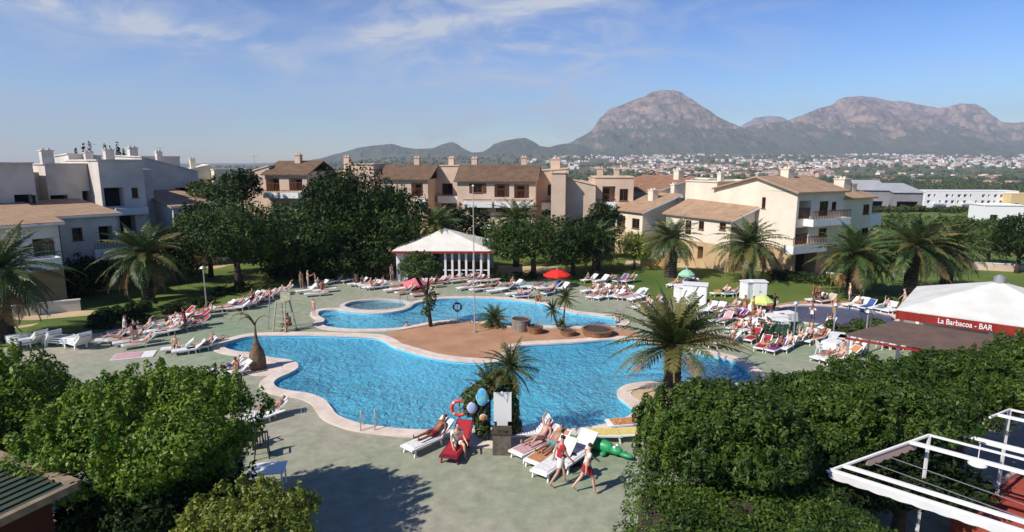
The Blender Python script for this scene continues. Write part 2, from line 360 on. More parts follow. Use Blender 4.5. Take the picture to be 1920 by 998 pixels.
# ------------------------------------------------------------------ noise helpers
_T = {}
def vnoise(x, y, seed):
    T = _T.get(seed)
    if T is None: T = _T[seed] = np.random.default_rng(seed).random((256, 256))
    xi = np.floor(x).astype(int); yi = np.floor(y).astype(int)
    fx = x-xi; fy = y-yi; fx = fx*fx*(3-2*fx); fy = fy*fy*(3-2*fy)
    a = T[xi & 255, yi & 255]; b = T[(xi+1) & 255, yi & 255]; c = T[xi & 255, (yi+1) & 255]; d = T[(xi+1) & 255, (yi+1) & 255]
    return (a*(1-fx)+b*fx)*(1-fy)+(c*(1-fx)+d*fx)*fy
def fbm(x, y, seed, o=5, ridged=False):
    s = 0; a = 1; t = 0
    for i in range(o):
        n = vnoise(x*2**i+i*17.3, y*2**i+i*9.1, seed+i)
        if ridged: n = 1-np.abs(2*n-1)
        s = s+a*n; t += a; a *= 0.5
    return s/t
def ss(t): t = np.clip(t, 0, 1); return t*t*(3-2*t)
def terr(x, y):
    x = np.asarray(x, float); y = np.asarray(y, float)
    z = -31*(1-np.exp(-np.clip(y-125, 0, None)/250))
    z = z+94*np.clip((y-1500)/3200, 0, 1)**1.15*ss((x/np.maximum(y, 1)+.45)/.32)
    n = fbm(x/420+40, y/420+40, 5, 4)-0.5
    z = z+n*np.clip((y-250)/1500, 0, 1)*26
    return z

# ------------------------------------------------------------------ outlines
def crom(pts, k=6):
    n = len(pts); out = []
    for i in range(n):
        p0, p1, p2, p3 = [Vector((*pts[(i+j-1) % n], 0)) for j in range(4)]
        for q in range(k):
            t = q/k; out.append(tuple((0.5*((2*p1)+(-p0+p2)*t+(2*p0-5*p1+4*p2-p3)*t*t+(-p0+3*p1-3*p2+p3)*t**3))[:2]))
    return out
def gp(pts, k=5): return crom([G(*p) for p in pts], k)
def area(p): return 0.5*sum(p[i][0]*p[(i+1) % len(p)][1]-p[(i+1) % len(p)][0]*p[i][1] for i in range(len(p)))
def offset(poly, d):
    n = len(poly); sg = 1 if area(poly) > 0 else -1; out = []
    for i in range(n):
        a = Vector(poly[i-2]); b = Vector(poly[(i+2) % n]); t = (b-a)
        if t.length < 1e-6: t = Vector(poly[(i+1) % n])-Vector(poly[i-1])
        t.normalize(); nrm = Vector((t.y, -t.x))*sg
        out.append(tuple(Vector(poly[i])+nrm*d))
    return out
def inside(p, poly):
    x, y = p; c = False; n = len(poly); j = n-1
    for i in range(n):
        xi, yi = poly[i]; xj, yj = poly[j]
        if (yi > y) != (yj > y) and x < (xj-xi)*(y-yi)/(yj-yi)+xi: c = not c
        j = i
    return c
def sheet(name, outer, holes, z, m, extra=()):
    pts = []; ed = []
    for pl in [outer]+list(holes):
        o = len(pts); pts += [Vector(p) for p in pl]; ed += [(o+i, o+(i+1) % len(pl)) for i in range(len(pl))]
    for e in extra: pts.append(Vector(e))
    v, e, f, *_ = delaunay_2d_cdt(pts, ed, [], 0, 1e-5)
    fs = []
    for t in f:
        c = (sum(v[i][0] for i in t)/len(t), sum(v[i][1] for i in t)/len(t))
        if inside(c, outer) and not any(inside(c, h) for h in holes): fs.append(tuple(t))
    me = bpy.data.meshes.new(name); me.from_pydata([(p[0], p[1], z) for p in v], [], fs); me.materials.append(m); me.update()
    return tag(obj(name, me), kind='structure')

poolA = gp([(418.5, 650), (432, 641), (476, 631.5), (555, 629.5), (630, 631), (698, 634), (722, 641), (736, 650), (755, 656), (791, 666.5), (831, 675), (881, 680), (920, 681), (948, 676), (960, 668), (966, 656), (985, 649), (1035, 646), (1085, 643), (1135, 638.5), (1173, 638), (1210, 642), (1238, 649), (1283, 659), (1336, 667), (1373, 677), (1393, 689), (1408, 702), (1405, 714), (1370, 722), (1300, 719), (1245, 717), (1208, 718.5), (1175, 724), (1159, 734), (1160, 745), (1176, 758), (1187, 768), (1183, 780), (1160, 791), (1130, 799), (1085, 806), (1035, 807), (985, 803), (940, 804), (903, 806), (831, 809), (768, 808), (725, 804), (680, 798), (650, 789), (630, 779), (619, 765), (606, 751), (578, 740), (540, 734.5), (520, 729), (512, 720), (521, 711), (543, 701), (558, 691), (555, 682), (538, 676), (512, 673), (496, 669.5), (480, 664), (446, 661), (426, 656)])
poolB = gp([(596, 592), (601, 584.5), (630, 582), (655, 585), (700, 588.5), (743, 585.5), (768, 578), (781, 569.5), (818, 562.5), (856, 560), (906, 560), (956, 562.5), (1022, 571), (1068, 586), (1110, 591.5), (1150, 597), (1166, 604), (1155, 611), (1110, 613.5), (1060, 613), (985, 612), (940, 608), (891, 601.5), (843, 602), (806, 606), (768, 613), (731, 618), (668, 619), (622, 616), (602, 609), (608, 601)])
poolC = gp([(645, 575), (665, 567), (710, 563.5), (750, 566), (769, 571), (757, 577.5), (735, 581.5), (700, 583.5), (668, 581.5)])
poolD = gp([(1452, 586), (1475, 576), (1528, 574), (1580, 577), (1635, 584), (1672, 594), (1678, 603), (1650, 610), (1590, 612), (1530, 608), (1475, 600)])
pools = [poolA, poolB, poolC, poolD]
RX0, RX1, RY0, RY1 = -150, 150, -30, 125

# grounds
def green_mat():
    m = mat('lawn', (0.06, 0.115, 0.018), 0.95, (0.15, 0.18, 0.035), 0.14, 0.5, 30, lo=0.35, hi=0.65, detail=8)
    return m
lawn = green_mat()
deckm = mat('deck_concrete', (0.36, 0.335, 0.255), 0.85, (0.23, 0.295, 0.185), 0.07, 0.12, 14, lo=0.42, hi=0.62, detail=7, spec=0.2)
# stains on the deck
t = deckm.node_tree; b = t.nodes['Principled BSDF']; lk = b.inputs['Base Color'].links[0].from_socket
tcn = N(t, 'ShaderNodeTexCoord'); nz = N(t, 'ShaderNodeTexNoise'); nz.inputs['Scale'].default_value = 1.7; nz.inputs['Detail'].default_value = 9; nz.inputs['Roughness'].default_value = 0.7
L(t, tcn.outputs['Object'], nz.inputs['Vector']); mr = N(t, 'ShaderNodeMapRange'); mr.inputs[1].default_value = 0.3; mr.inputs[2].default_value = 0.7; mr.inputs[3].default_value = 0.72; mr.inputs[4].default_value = 1.18
L(t, nz.outputs[0], mr.inputs[0]); vm = N(t, 'ShaderNodeVectorMath', operation='SCALE'); L(t, lk, vm.inputs[0]); L(t, mr.outputs[0], vm.inputs['Scale']); L(t, vm.outputs[0], b.inputs['Base Color'])
terra = mat('terracotta_paving', (0.46, 0.26, 0.15), 0.85, (0.37, 0.20, 0.115), 0.6, 0.15, 12, spec=0.2)
coping = mat('coping_stone', (0.74, 0.62, 0.52), 0.75, (0.60, 0.49, 0.40), 1.6, 0.1, 20)
copingw = mat('coping_white', (0.60, 0.56, 0.50), 0.75, (0.50, 0.46, 0.40), 1.2, 0.1, 20)
sandm = mat('sand_paving', (0.55, 0.42, 0.24), 0.9, (0.46, 0.34, 0.2), 0.6)
groundm = mat('dry_scrub', (0.075, 0.085, 0.03), 0.98, (0.20, 0.16, 0.095), 0.012, lo=0.40, hi=0.68, detail=9, spec=0.05)

# big terrain grid around a flat centre
def terrain():
    xs = np.concatenate([-np.geomspace(9000, 160, 60), np.linspace(RX0, RX1, 31), np.geomspace(160, 9000, 60)])
    ys = np.concatenate([[-3000, -1000, -300, -60], np.linspace(RY0, RY1, 16), np.geomspace(135, 12000, 130)])
    X, Y = np.meshgrid(xs, ys); Z = terr(X, Y); Z[Y <= RY1+0.1] = 0
    Z = np.where(Y <= RY1+.1, 0, Z)
    nx, ny = len(xs), len(ys); V = [(float(a), float(b), float(c)) for a, b, c in zip(X.ravel(), Y.ravel(), Z.ravel())]
    F = []
    for j in range(ny-1):
        for i in range(nx-1):
            if xs[i] >= RX0-.1 and xs[i+1] <= RX1+.1 and ys[j] >= RY0-.1 and ys[j+1] <= RY1+.1: continue
            F.append((j*nx+i, j*nx+i+1, (j+1)*nx+i+1, (j+1)*nx+i))
    me = bpy.data.meshes.new('terrain'); me.from_pydata(V, [], F); me.materials.append(groundm)
    me.polygons.foreach_set('use_smooth', [True]*len(F)); me.update(); tag(obj('terrain', me), kind='structure')
terrain()
holes = [offset(p, 0.12) for p in pools[:2]]+[offset(poolC, 0.05), offset(poolD, 0.12)]
sheet('lawn', [(RX0, RY0), (RX1, RY0), (RX1, RY1), (RX0, RY1)], holes, 0.0, lawn)
deck_poly = [(-22, -3), (24, -3)]+[G(*p) for p in [(1919, 640), (1800, 625), (1700, 600), (1660, 584), (1600, 574), (1520, 568), (1450, 570), (1380, 575), (1330, 574), (1270, 566), (1200, 560), (1130, 548), (1080, 533), (1040, 521), (930, 515), (820, 513), (740, 512), (660, 517), (590, 526), (540, 536), (490, 548), (440, 566), (400, 580), (350, 588), (285, 600), (250, 612), (190, 624), (110, 637), (0, 655)]]
sheet('deck', deck_poly, holes, 0.02, deckm)
island = gp([(728, 627), (760, 619.5), (800, 612), (843, 607), (893, 606), (940, 613), (985, 617), (1060, 618), (1135, 618), (1170, 617), (1190, 622), (1200, 632), (1173, 633), (1135, 633.5), (1085, 638), (1035, 641), (985, 644), (955, 652), (945, 665), (920, 673), (881, 672), (831, 668), (791, 660), (757, 650), (735, 640)], 4)
# keep the island paving off the pool openings
cut = [offset(p, 0.2) for p in pools[:2]]
me_i = sheet('island_paving', island, [], 0.03, terra)
# pools
def pool(name, poly, depth, cw, ct, cm, wm, bm_, zc=0.07):
    n = len(poly); cen = poly
    m = MB(); zb = -depth; zt = 0.03
    m.add([(x, y, zb) for x, y in poly]+[(x, y, zt) for x, y in poly], [(i, (i+1) % n, n+(i+1) % n, n+i) for i in range(n)])
    tag(m.build(name+'_basin_wall', bm_), kind='structure')
    tag(sheet(name+'_basin_floor', poly, [], zb, bm_), kind='structure')
    s = sheet(name+'_water', poly, [], -0.12, wm); tag(s, kind='structure')
    inn = offset(poly, -0.03); out = offset(poly, cw); c = MB()
    z = zc
    c.add([(x, y, -0.02) for x, y in inn]+[(x, y, z) for x, y in inn]+[(x, y, z) for x, y in out]+[(x, y, 0.0) for x, y in out],
          [(i, (i+1) % n, n+(i+1) % n, n+i) for i in range(n)]+[(n+i, n+(i+1) % n, 2*n+(i+1) % n, 2*n+i) for i in range(n)]+[(2*n+i, 2*n+(i+1) % n, 3*n+(i+1) % n, 3*n+i) for i in range(n)])
    tag(c.build(name+'_coping', cm), kind='structure')
def water_mat(name, tint, body, mixf, sc1=1.6):
    m = bpy.data.materials.new(name); m.use_nodes = True; t = m.node_tree; t.nodes.clear()
    tcn = N(t, 'ShaderNodeTexCoord'); mp = N(t, 'ShaderNodeMapping'); mp.inputs['Scale'].default_value = (1.25, .8, 1); L(t, tcn.outputs['Object'], mp.inputs[0])
    a = N(t, 'ShaderNodeTexNoise'); a.inputs['Scale'].default_value = sc1*1.5; a.inputs['Detail'].default_value = 1.5; a.inputs['Distortion'].default_value = 0.7; L(t, mp.outputs[0], a.inputs['Vector'])
    v = N(t, 'ShaderNodeTexNoise'); v.inputs['Scale'].default_value = sc1*3.4; v.inputs['Detail'].default_value = 2; v.inputs['Distortion'].default_value = 1.2; L(t, mp.outputs[0], v.inputs['Vector'])
    big = N(t, 'ShaderNodeTexNoise'); big.inputs['Scale'].default_value = .22; big.inputs['Detail'].default_value = 2; L(t, tcn.outputs['Object'], big.inputs['Vector'])
    amp_ = N(t, 'ShaderNodeMapRange'); amp_.inputs[1].default_value = .36; amp_.inputs[2].default_value = .6; amp_.inputs[3].default_value = .35; amp_.inputs[4].default_value = 1.0; L(t, big.outputs[0], amp_.inputs[0])
    h = mth(t, 'MULTIPLY', mth(t, 'ADD', a.outputs[0], mth(t, 'MULTIPLY', v.outputs[0], 0.42)), amp_.outputs[0])
    bp = N(t, 'ShaderNodeBump'); bp.inputs['Strength'].default_value = 1.0; bp.inputs['Distance'].default_value = 0.36; L(t, h, bp.inputs['Height'])
    d = N(t, 'ShaderNodeBsdfDiffuse'); d.inputs[0].default_value = (*body, 1); L(t, bp.outputs[0], d.inputs['Normal'])
    tr = N(t, 'ShaderNodeBsdfTransparent'); tr.inputs[0].default_value = (*tint, 1)
    g = N(t, 'ShaderNodeBsdfGlossy'); g.inputs['Roughness'].default_value = 0.16; g.inputs[0].default_value = (1, 1, 1, 1); L(t, bp.outputs[0], g.inputs['Normal'])
    fr = N(t, 'ShaderNodeFresnel'); fr.inputs[0].default_value = 1.33; L(t, bp.outputs[0], fr.inputs['Normal'])
    m1_ = N(t, 'ShaderNodeMixShader'); m1_.inputs[0].default_value = mixf; L(t, tr.outputs[0], m1_.inputs[1]); L(t, d.outputs[0], m1_.inputs[2])
    m2_ = N(t, 'ShaderNodeMixShader'); L(t, fr.outputs[0], m2_.inputs[0]); L(t, m1_.outputs[0], m2_.inputs[1]); L(t, g.outputs[0], m2_.inputs[2])
    o = N(t, 'ShaderNodeOutputMaterial'); L(t, m2_.outputs[0], o.inputs[0]); return m
basin = mat('pool_tiles', (0.22, 0.70, 0.92), 0.4, (0.16, 0.61, 0.88), 0.5)
basin2 = mat('pool_tiles_pale', (0.34, 0.56, 0.62), 0.4)
basin3 = mat('pool_tiles_grey', (0.15, 0.17, 0.28), 0.4)
wA = water_mat('pool_water', (0.78, 0.98, 1.0), (0.16, 0.66, 0.88), 0.42)
wB = water_mat('upper_pool_water', (0.80, 0.98, 1.0), (0.20, 0.66, 0.84), 0.5, .8)
wC = water_mat('shallow_water', (0.75, 0.9, 0.95), (0.26, 0.42, 0.48), 0.45)
wD = water_mat('dull_water', (0.7, 0.8, 0.9), (0.14, 0.16, 0.26), 0.6, 2.5)
pool('main_pool', poolA, 1.5, 0.62, 0, coping, wA, basin, 0.07)
pool('upper_pool', poolB, 1.2, 0.5, 0, coping, wB, basin, 0.08)
pool('small_round_pool', poolC, 0.5, 0.3, 0, copingw, wC, basin2, 0.092)
pool('paddling_pool', poolD, 0.7, 0.4, 0, coping, wD, basin3, 0.07)
# sandy pads beside the pool edge
sheet('round_pad', gp([(462, 676), (500, 675), (540, 680), (551, 688), (538, 697), (515, 705), (480, 707), (455, 700), (447, 688)], 4), [], 0.034, coping)
sheet('peninsula_paving', gp([(1178, 733), (1210, 725), (1262, 724), (1330, 728), (1350, 745), (1280, 775), (1215, 770), (1186, 756)], 4), [], 0.034, sandm)
sheet('pool_edge_paving', gp([(860, 812), (920, 811), (965, 812), (985, 822), (1000, 835), (960, 842), (900, 842), (862, 832)], 4), [], 0.034, coping)
sheet('terracotta_strip', gp([(1448, 575), (1490, 566), (1560, 564), (1610, 570), (1680, 586), (1700, 600), (1683, 604), (1660, 590), (1600, 578), (1535, 571), (1480, 573)], 4), [], 0.034, terra)
# terraces and paths
def flat(name, px, m, z=0.01): return sheet(name, [G(*p) for p in px], [], z, m)
flat('terrace_path', [(0, 600), (60, 601), (190, 590), (175, 582), (100, 585), (0, 590)], sandm)
flat('garden_path', [(0, 615), (30, 612), (75, 606), (60, 612), (0, 622)], sandm, 0.014)
flat('garden_path', [(365, 506), (400, 505), (440, 496), (430, 494), (385, 496), (362, 500)], sandm)
flat('garden_path', [(1170, 498), (1250, 501), (1420, 508), (1560, 522), (1620, 530), (1625, 522), (1560, 512), (1420, 500), (1250, 492), (1175, 489)], sandm)
flat('garden_path', [(1820, 502), (1900, 508), (1990, 510), (1990, 500), (1900, 496), (1822, 494)], sandm)
flat('garden_path', [(930, 512), (1045, 515), (1075, 508), (1045, 500), (935, 498)], sandm)

# ------------------------------------------------------------------ mountains
rockm = bpy.data.materials.new('mountain_rock'); rockm.use_nodes = True
t = rockm.node_tree; b = t.nodes['Principled BSDF']; b.inputs['Roughness'].default_value = 0.95; b.inputs['Specular IOR Level'].default_value = 0.05
g = N(t, 'ShaderNodeNewGeometry'); sxx = N(t, 'ShaderNodeSeparateXYZ'); L(t, g.outputs['Position'], sxx.inputs[0]); sn = N(t, 'ShaderNodeSeparateXYZ'); L(t, g.outputs['Normal'], sn.inputs[0])
nz = N(t, 'ShaderNodeTexNoise'); nz.inputs['Scale'].default_value = 0.004; nz.inputs['Detail'].default_value = 10; nz.inputs['Roughness'].default_value = 0.65; L(t, g.outputs['Position'], nz.inputs['Vector'])
nz2 = N(t, 'ShaderNodeTexNoise'); nz2.inputs['Scale'].default_value = 0.0065; nz2.inputs['Detail'].default_value = 10; nz2.inputs['Roughness'].default_value = 0.7; L(t, g.outputs['Position'], nz2.inputs['Vector'])
rk = N(t, 'ShaderNodeMix', data_type='RGBA'); rk.inputs[6].default_value = (0.085, 0.066, 0.06, 1); rk.inputs[7].default_value = (0.46, 0.315, 0.205, 1)
mr = N(t, 'ShaderNodeMapRange'); mr.inputs[1].default_value = 0.38; mr.inputs[2].default_value = 0.62; L(t, nz2.outputs[0], mr.inputs[0]); L(t, mr.outputs[0], rk.inputs[0])
gr = N(t, 'ShaderNodeMix', data_type='RGBA'); gr.inputs[6].default_value = (0.05, 0.075, 0.03, 1); gr.inputs[7].default_value = (0.15, 0.14, 0.075, 1); L(t, nz2.outputs[0], gr.inputs[0])
# vegetation low down and on gentle slopes, broken by noise
hh = mth(t, 'MULTIPLY', sxx.outputs[2], 0.0021); ff = mth(t, 'ADD', hh, mth(t, 'MULTIPLY', mth(t, 'SUBTRACT', nz.outputs[0], 0.5), 3.2)); ff = mth(t, 'ADD', ff, mth(t, 'MULTIPLY', mth(t, 'SUBTRACT', 0.80, sn.outputs[2]), 1.8))
mr2 = N(t, 'ShaderNodeMapRange'); mr2.inputs[1].default_value = 0.45; mr2.inputs[2].default_value = 1.15; L(t, ff, mr2.inputs[0])
mx = N(t, 'ShaderNodeMix', data_type='RGBA'); L(t, mr2.outputs[0], mx.inputs[0]); L(t, gr.outputs[2], mx.inputs[6]); L(t, rk.outputs[2], mx.inputs[7]); L(t, mx.outputs[2], b.inputs['Base Color'])
nbm = N(t, 'ShaderNodeTexNoise'); nbm.inputs['Scale'].default_value = 0.02; nbm.inputs['Detail'].default_value = 8; nbm.inputs['Roughness'].default_value = .7; L(t, g.outputs['Position'], nbm.inputs['Vector'])
bpm = N(t, 'ShaderNodeBump'); bpm.inputs['Strength'].default_value = 1; bpm.inputs['Distance'].default_value = 35; L(t, nbm.outputs[0], bpm.inputs['Height']); L(t, bpm.outputs[0], b.inputs['Normal'])
def mountain(name, prof, Yr, Yf, Yb, seed, power=1.4, amp=90, na=420, nr=90, zf=None):
    prof = np.array(prof, float); a0, a1 = (prof[0, 0]-960)/FPX, (prof[-1, 0]-960)/FPX
    A = np.linspace(a0, a1, na); px = 960+A*FPX
    py = np.interp(px, prof[:, 0], prof[:, 1])
    bb = (499-py)/FPX; el = (-SP+bb*CP)/(CP+bb*SP)   # rise per unit Y
    A = A/(CP+bb*SP)
    f = np.concatenate([np.linspace(0, 1, nr)**0.9, 1+np.linspace(0.05, 1, 14)])
    V = []; AA, FF = np.meshgrid(A, f)
    EL_ = np.tile(el, (len(f), 1))
    wob = (fbm(AA*7+3, AA*0+seed, seed, 3)-0.5)*0.0
    Y = np.where(FF <= 1, Yf+(Yr-Yf)*FF, Yr+(Yb-Yr)*(FF-1)); X = AA*Y
    ztop = HC+EL_*Yr; zb = terr(X, np.full_like(Y, min(Yf, 4700)))
    zb = zb-15
    s = np.where(FF <= 1, FF**power, 1-(FF-1)*1.0)
    # steeper cliff band close to the crest
    cl = ss((FF-0.62)/0.16)*0.10*(FF <= 1)
    s = np.clip(s+cl*(1-FF), 0, 1.0)
    z = zb+(ztop-zb)*s
    q = np.clip(FF*(1-FF)*4, 0, 1)*(FF <= 1)
    rid = fbm((X+.15*Y)/620+seed, Y/1500+seed, seed, 7, True)-0.55
    q = q**.6
    rid2 = fbm((X+.25*Y)/1500+seed+5, Y/3000+seed, seed+3, 3, True)-.55; z = z+q*amp*(2.6*rid+3.4*rid2)+q*(fbm(X/190, Y/260, seed+9, 6, True)-0.5)*amp*1.6
    # rock terraces: benches and cliffs
    bh = 95.0; fz = z/bh; z = z*.82+(.18*bh)*(np.floor(fz)+ss((fz-np.floor(fz)-.25)/.5))
    # small roughness on the crest itself
    z = z+(fbm(X/120, Y/120, seed+20, 4)-0.5)*amp*0.30*(np.abs(FF-1) < 0.3)
    # nothing may rise above the crest line as seen from the resort
    lim = HC+EL_*Y; z = np.where(FF < 0.999, np.minimum(z, lim-2), z)
    ny, nx = X.shape; F = [(j*nx+i, j*nx+i+1, (j+1)*nx+i+1, (j+1)*nx+i) for j in range(ny-1) for i in range(nx-1)]
    me = bpy.data.meshes.new(name); me.from_pydata([(float(a), float(b_), float(c)) for a, b_, c in zip(X.ravel(), Y.ravel(), z.ravel())], [], F)
    me.materials.append(rockm); me.polygons.foreach_set('use_smooth', [True]*len(F)); me.update()
    tag(obj(name, me), kind='structure')
mountain('mountain', [(1000, 297), (1030, 288), (1060, 272), (1090, 257), (1112, 243), (1122, 225), (1140, 207), (1160, 198), (1185, 190), (1205, 183), (1222, 174), (1240, 170), (1262, 170), (1275, 174), (1292, 184), (1312, 196), (1330, 207), (1345, 218), (1365, 228), (1385, 238), (1410, 247), (1440, 260), (1480, 280), (1510, 292)], 6600, 4700, 8200, 11, 1.25, 80, 640, 190)
mountain('mountain', [(1330, 297), (1370, 262), (1400, 238), (1430, 232), (1470, 228), (1500, 218), (1535, 203), (1560, 197), (1572, 187), (1585, 182), (1620, 180), (1645, 184), (1670, 190), (1700, 192), (1730, 197), (1760, 204), (1778, 200), (1800, 194), (1830, 195), (1845, 204), (1862, 218), (1880, 229), (1905, 231), (1960, 226), (2050, 240), (2200, 255)], 7600, 5000, 9800, 23, 1.0, 120, 820, 210)
mountain('mountain', [(1340, 250), (1390, 236), (1415, 222), (1440, 217), (1465, 219), (1490, 232), (1540, 250)], 10500, 9000, 11500, 37, 1.0, 60, 120, 30)
mountain('foothill', [(560, 303), (600, 297), (640, 287), (670, 277), (700, 273), (735, 270), (752, 275), (780, 279), (810, 278), (830, 271), (848, 266), (862, 274), (885, 287), (905, 285), (925, 272), (945, 264), (965, 260), (985, 258), (1000, 265), (1012, 274), (1030, 276), (1055, 271), (1080, 272), (1110, 282), (1150, 294)], 5600, 4500, 7200, 51, 1.2, 50, 360, 70)
mountain('foothill', [(1560, 303), (1620, 292), (1700, 281), (1760, 272), (1800, 268), (1850, 270), (1920, 276), (2000, 270), (2100, 280)], 5200, 4400, 6400, 71, 1.1, 55, 240, 60)

# ------------------------------------------------------------------ town on the plain
tw = [mat('town_white', (0.78, 0.76, 0.72), 0.9), mat('town_cream', (0.68, 0.56, 0.42), 0.9), mat('town_pink', (0.60, 0.40, 0.30), 0.9)]
troof = mat('town_roof', (0.34, 0.16, 0.09), 0.9); twin = mat('town_window', (0.05, 0.05, 0.06), 0.5)
def town_mb(m, x, y, z, w_, d, h, rz, wi, pitched):
    M = Matrix.Translation((x, y, z)) @ Matrix.Rotation(rz, 4, 'Z')
    m.mat(wi).box(-w_/2, w_/2, -d/2, d/2, -3, h, M)
    if pitched:
        m.mat(3); vs = [(-w_/2-.4, -d/2-.4, h), (w_/2+.4, -d/2-.4, h), (w_/2+.4, d/2+.4, h), (-w_/2-.4, d/2+.4, h), (-w_/2, 0, h+1.8), (w_/2, 0, h+1.8)]
        m.add([tuple(M @ Vector(p)) for p in vs], [(0, 1, 5, 4), (2, 3, 4, 5), (1, 2, 5), (3, 0, 4)])
    m.mat(4)
    for k in range(int(h//3)):
        for q in range(max(2, int(w_//4))):
            cx = -w_/2+w_*(q+0.5)/max(2, int(w_//4)); m.box(cx-0.6, cx+0.6, -d/2-0.06, -d/2+.02, 1+3*k, 2.3+3*k, M)
protos = []
for i in range(9):
    m = MB(); town_mb(m, 0, 0, 0, rnd.uniform(11, 26), rnd.uniform(9, 14), rnd.choice([3.5, 6.2, 6.2, 9]), 0, i % 3 if i < 6 else 0, i % 2 == 0)
    protos.append(m.mesh('town_house', tw+[troof, twin]))
town_pts = []
rr = random.Random(99)
def town_ok(px, py):
    if 1040 < px < 1200: return 292 < py < 322
    if px <= 1040: return 302 < py < 308
    if px < 1560: return 290 < py < 333
    return 288 < py < 316 or (py < 348 and rr.random() < .06)
tries = 0
while len(town_pts) < 1500 and tries < 400000:
    tries += 1
    a = rr.uniform(0.02, 0.93); Y = 900*(4.9**rr.random()); X = a*Y
    z = float(terr(X, Y)); p = Vector((X, Y, z-HC)); dep = p.y*CP-p.z*SP; up_ = p.y*SP+p.z*CP
    px = 960+FPX*p.x/dep; py = 499-FPX*up_/dep
    if not town_ok(px, py): continue
    dn = float(fbm(np.array([X/230+9]), np.array([Y/420+3]), 77, 3)[0])
    if dn < 0.47 and rr.random() > 0.12: continue
    town_pts.append((X, Y, z, rr.uniform(-0.7, 0.7), rr.randrange(9), px, py))
town_pts.sort(key=lambda q: q[1])
for i, (X, Y, z, rz, k, px, py) in enumerate(town_pts[:270]):
    o = obj('town_house', protos[k]); o.location = (X, Y, z); o.rotation_euler = (0, 0, rz); s = rr.uniform(0.75, 1.15); o.scale = (s, s, s)
    tag(o, 'small pale house of the distant town on the plain below the mountains', 'house', 'houses of the distant town')
m = MB()
for (X, Y, z, rz, k, px, py) in town_pts[270:]:
    town_mb(m, X, Y, z, rr.uniform(12, 26), rr.uniform(9, 14), rr.choice([4, 6.5, 6.5, 9, 12]), rz, rr.choice([0, 0, 0, 1, 2]), rr.random() < 0.5)
tag(m.build('far_town', tw+[troof, twin]), 'mass of tiny pale houses spread at the foot of the mountains', 'town', kind='stuff')
# distant vegetation: one mass of small crowns
def leaf_wood(name, pts, m, label, per=70, k=.55):
    rg = np.random.default_rng(8); VV = []
    for (x, y, z, r) in pts:
        lob = [(x+rg.normal()*r*.45, y+rg.normal()*r*.45, z+r*(.5+.5*rg.random()), r*.6, r*.6, r*.5) for _ in range(3)]
        VV.append(leaves(rg, lob, per, r*k, .1, .6))
    return tag(obj(name, np_mesh(name, np.concatenate(VV), 4, [m])), label, 'trees', kind='stuff')
def blob_field(name, pts, m, label):
    rg = np.random.default_rng(5); base = MB(); base.ell((0, 0, 0), (1, 1, 1), 7, 5); bv = np.array(base.v); bf = base.f
    V = []; F = []
    for (x, y, z, r) in pts:
        o = len(V)*len(bv); V.append(bv*np.array([r, r, r*0.8])*(1+0.22*rg.normal(size=(len(bv), 1)))+np.array([x, y, z+r*0.55])); F += [tuple(i+o for i in f) for f in bf]
    V = np.concatenate(V); me = bpy.data.meshes.new(name); me.from_pydata(V.tolist(), [], F); me.materials.append(m); me.update()
    return tag(obj(name, me), label, 'trees', kind='stuff')
pts = []
for _ in range(7000):
    a = rr.uniform(-0.5, 1.0); Y = 420*(10**rr.random()); X = a*Y
    dn = float(fbm(np.array([X/180+29]), np.array([Y/300+13]), 177, 3)[0])
    if dn > 0.53: continue
    pts.append((X, Y, float(terr(X, Y)), rr.uniform(2.5, 5.5)*(1+Y/4000)))
leaf_wood('distant_wood', [p for p in pts if p[1] < 1300], leaf_far, 'nearer scattered green trees and scrub over the plain below the town', 40)
blob_field('far_scrub', [p for p in pts if p[1] >= 1300], leaf_far, 'scattered dark green trees and scrub over the plain between the town houses')
pts = []
for _ in range(2600):   # pine belt
    px = rr.uniform(1535, 2010); py = rr.uniform(314, 352); X, Y = G(px, py, -18); 
    if Y > 1500 or Y < 300: continue
    X += rr.uniform(-25, 25); pts.append((X, Y, float(terr(X, Y)), rr.uniform(2.6, 4.6)))
leaf_wood('pine_wood', pts, mat('leaf_pine', (0.045, 0.075, 0.016), 0.8, (0.085, 0.12, 0.03), 0.05, spec=0.1, island=0.35), 'dense belt of green pines beyond the white apartment row')
pts = []
for _ in range(1500):
    px = rr.uniform(1640, 2000); Y = rr.uniform(122, 265); X = (px-960)/FPX*Y; pts.append((X, Y, float(terr(X, Y)), rr.uniform(.7, 1.3)*(Y/150)))
for _ in range(900):
    px = rr.uniform(1180, 1420); Y = rr.uniform(260, 520); X = (px-960)/FPX*Y; pts.append((X, Y, float(terr(X, Y)), rr.uniform(2.4, 4.2)))
leaf_wood('scrub_wood', pts, mat('leaf_scrub', (0.04, 0.06, 0.02), 0.8, (0.075, 0.095, 0.035), 0.08, spec=0.1, island=0.35), 'thicket of green trees in the dip behind the right apartment block')
# haze
hz = MB(); hz.box(-11500, 12500, -3500, 13500, -60, 1150); hm = bpy.data.materials.new('haze'); hm.use_nodes = True; t = hm.node_tree; t.nodes.clear()
pv = N(t, 'ShaderNodeVolumePrincipled'); pv.inputs['Color'].default_value = (0.72, 0.82, 1.0, 1); pv.inputs['Density'].default_value = 0.000105; pv.inputs['Anisotropy'].default_value = 0.0
o_ = N(t, 'ShaderNodeOutputMaterial'); L(t, pv.outputs[0], o_.inputs['Volume'])
tag(hz.build('haze', hm), 'thin blue haze in the air over the plain', 'haze', kind='stuff')
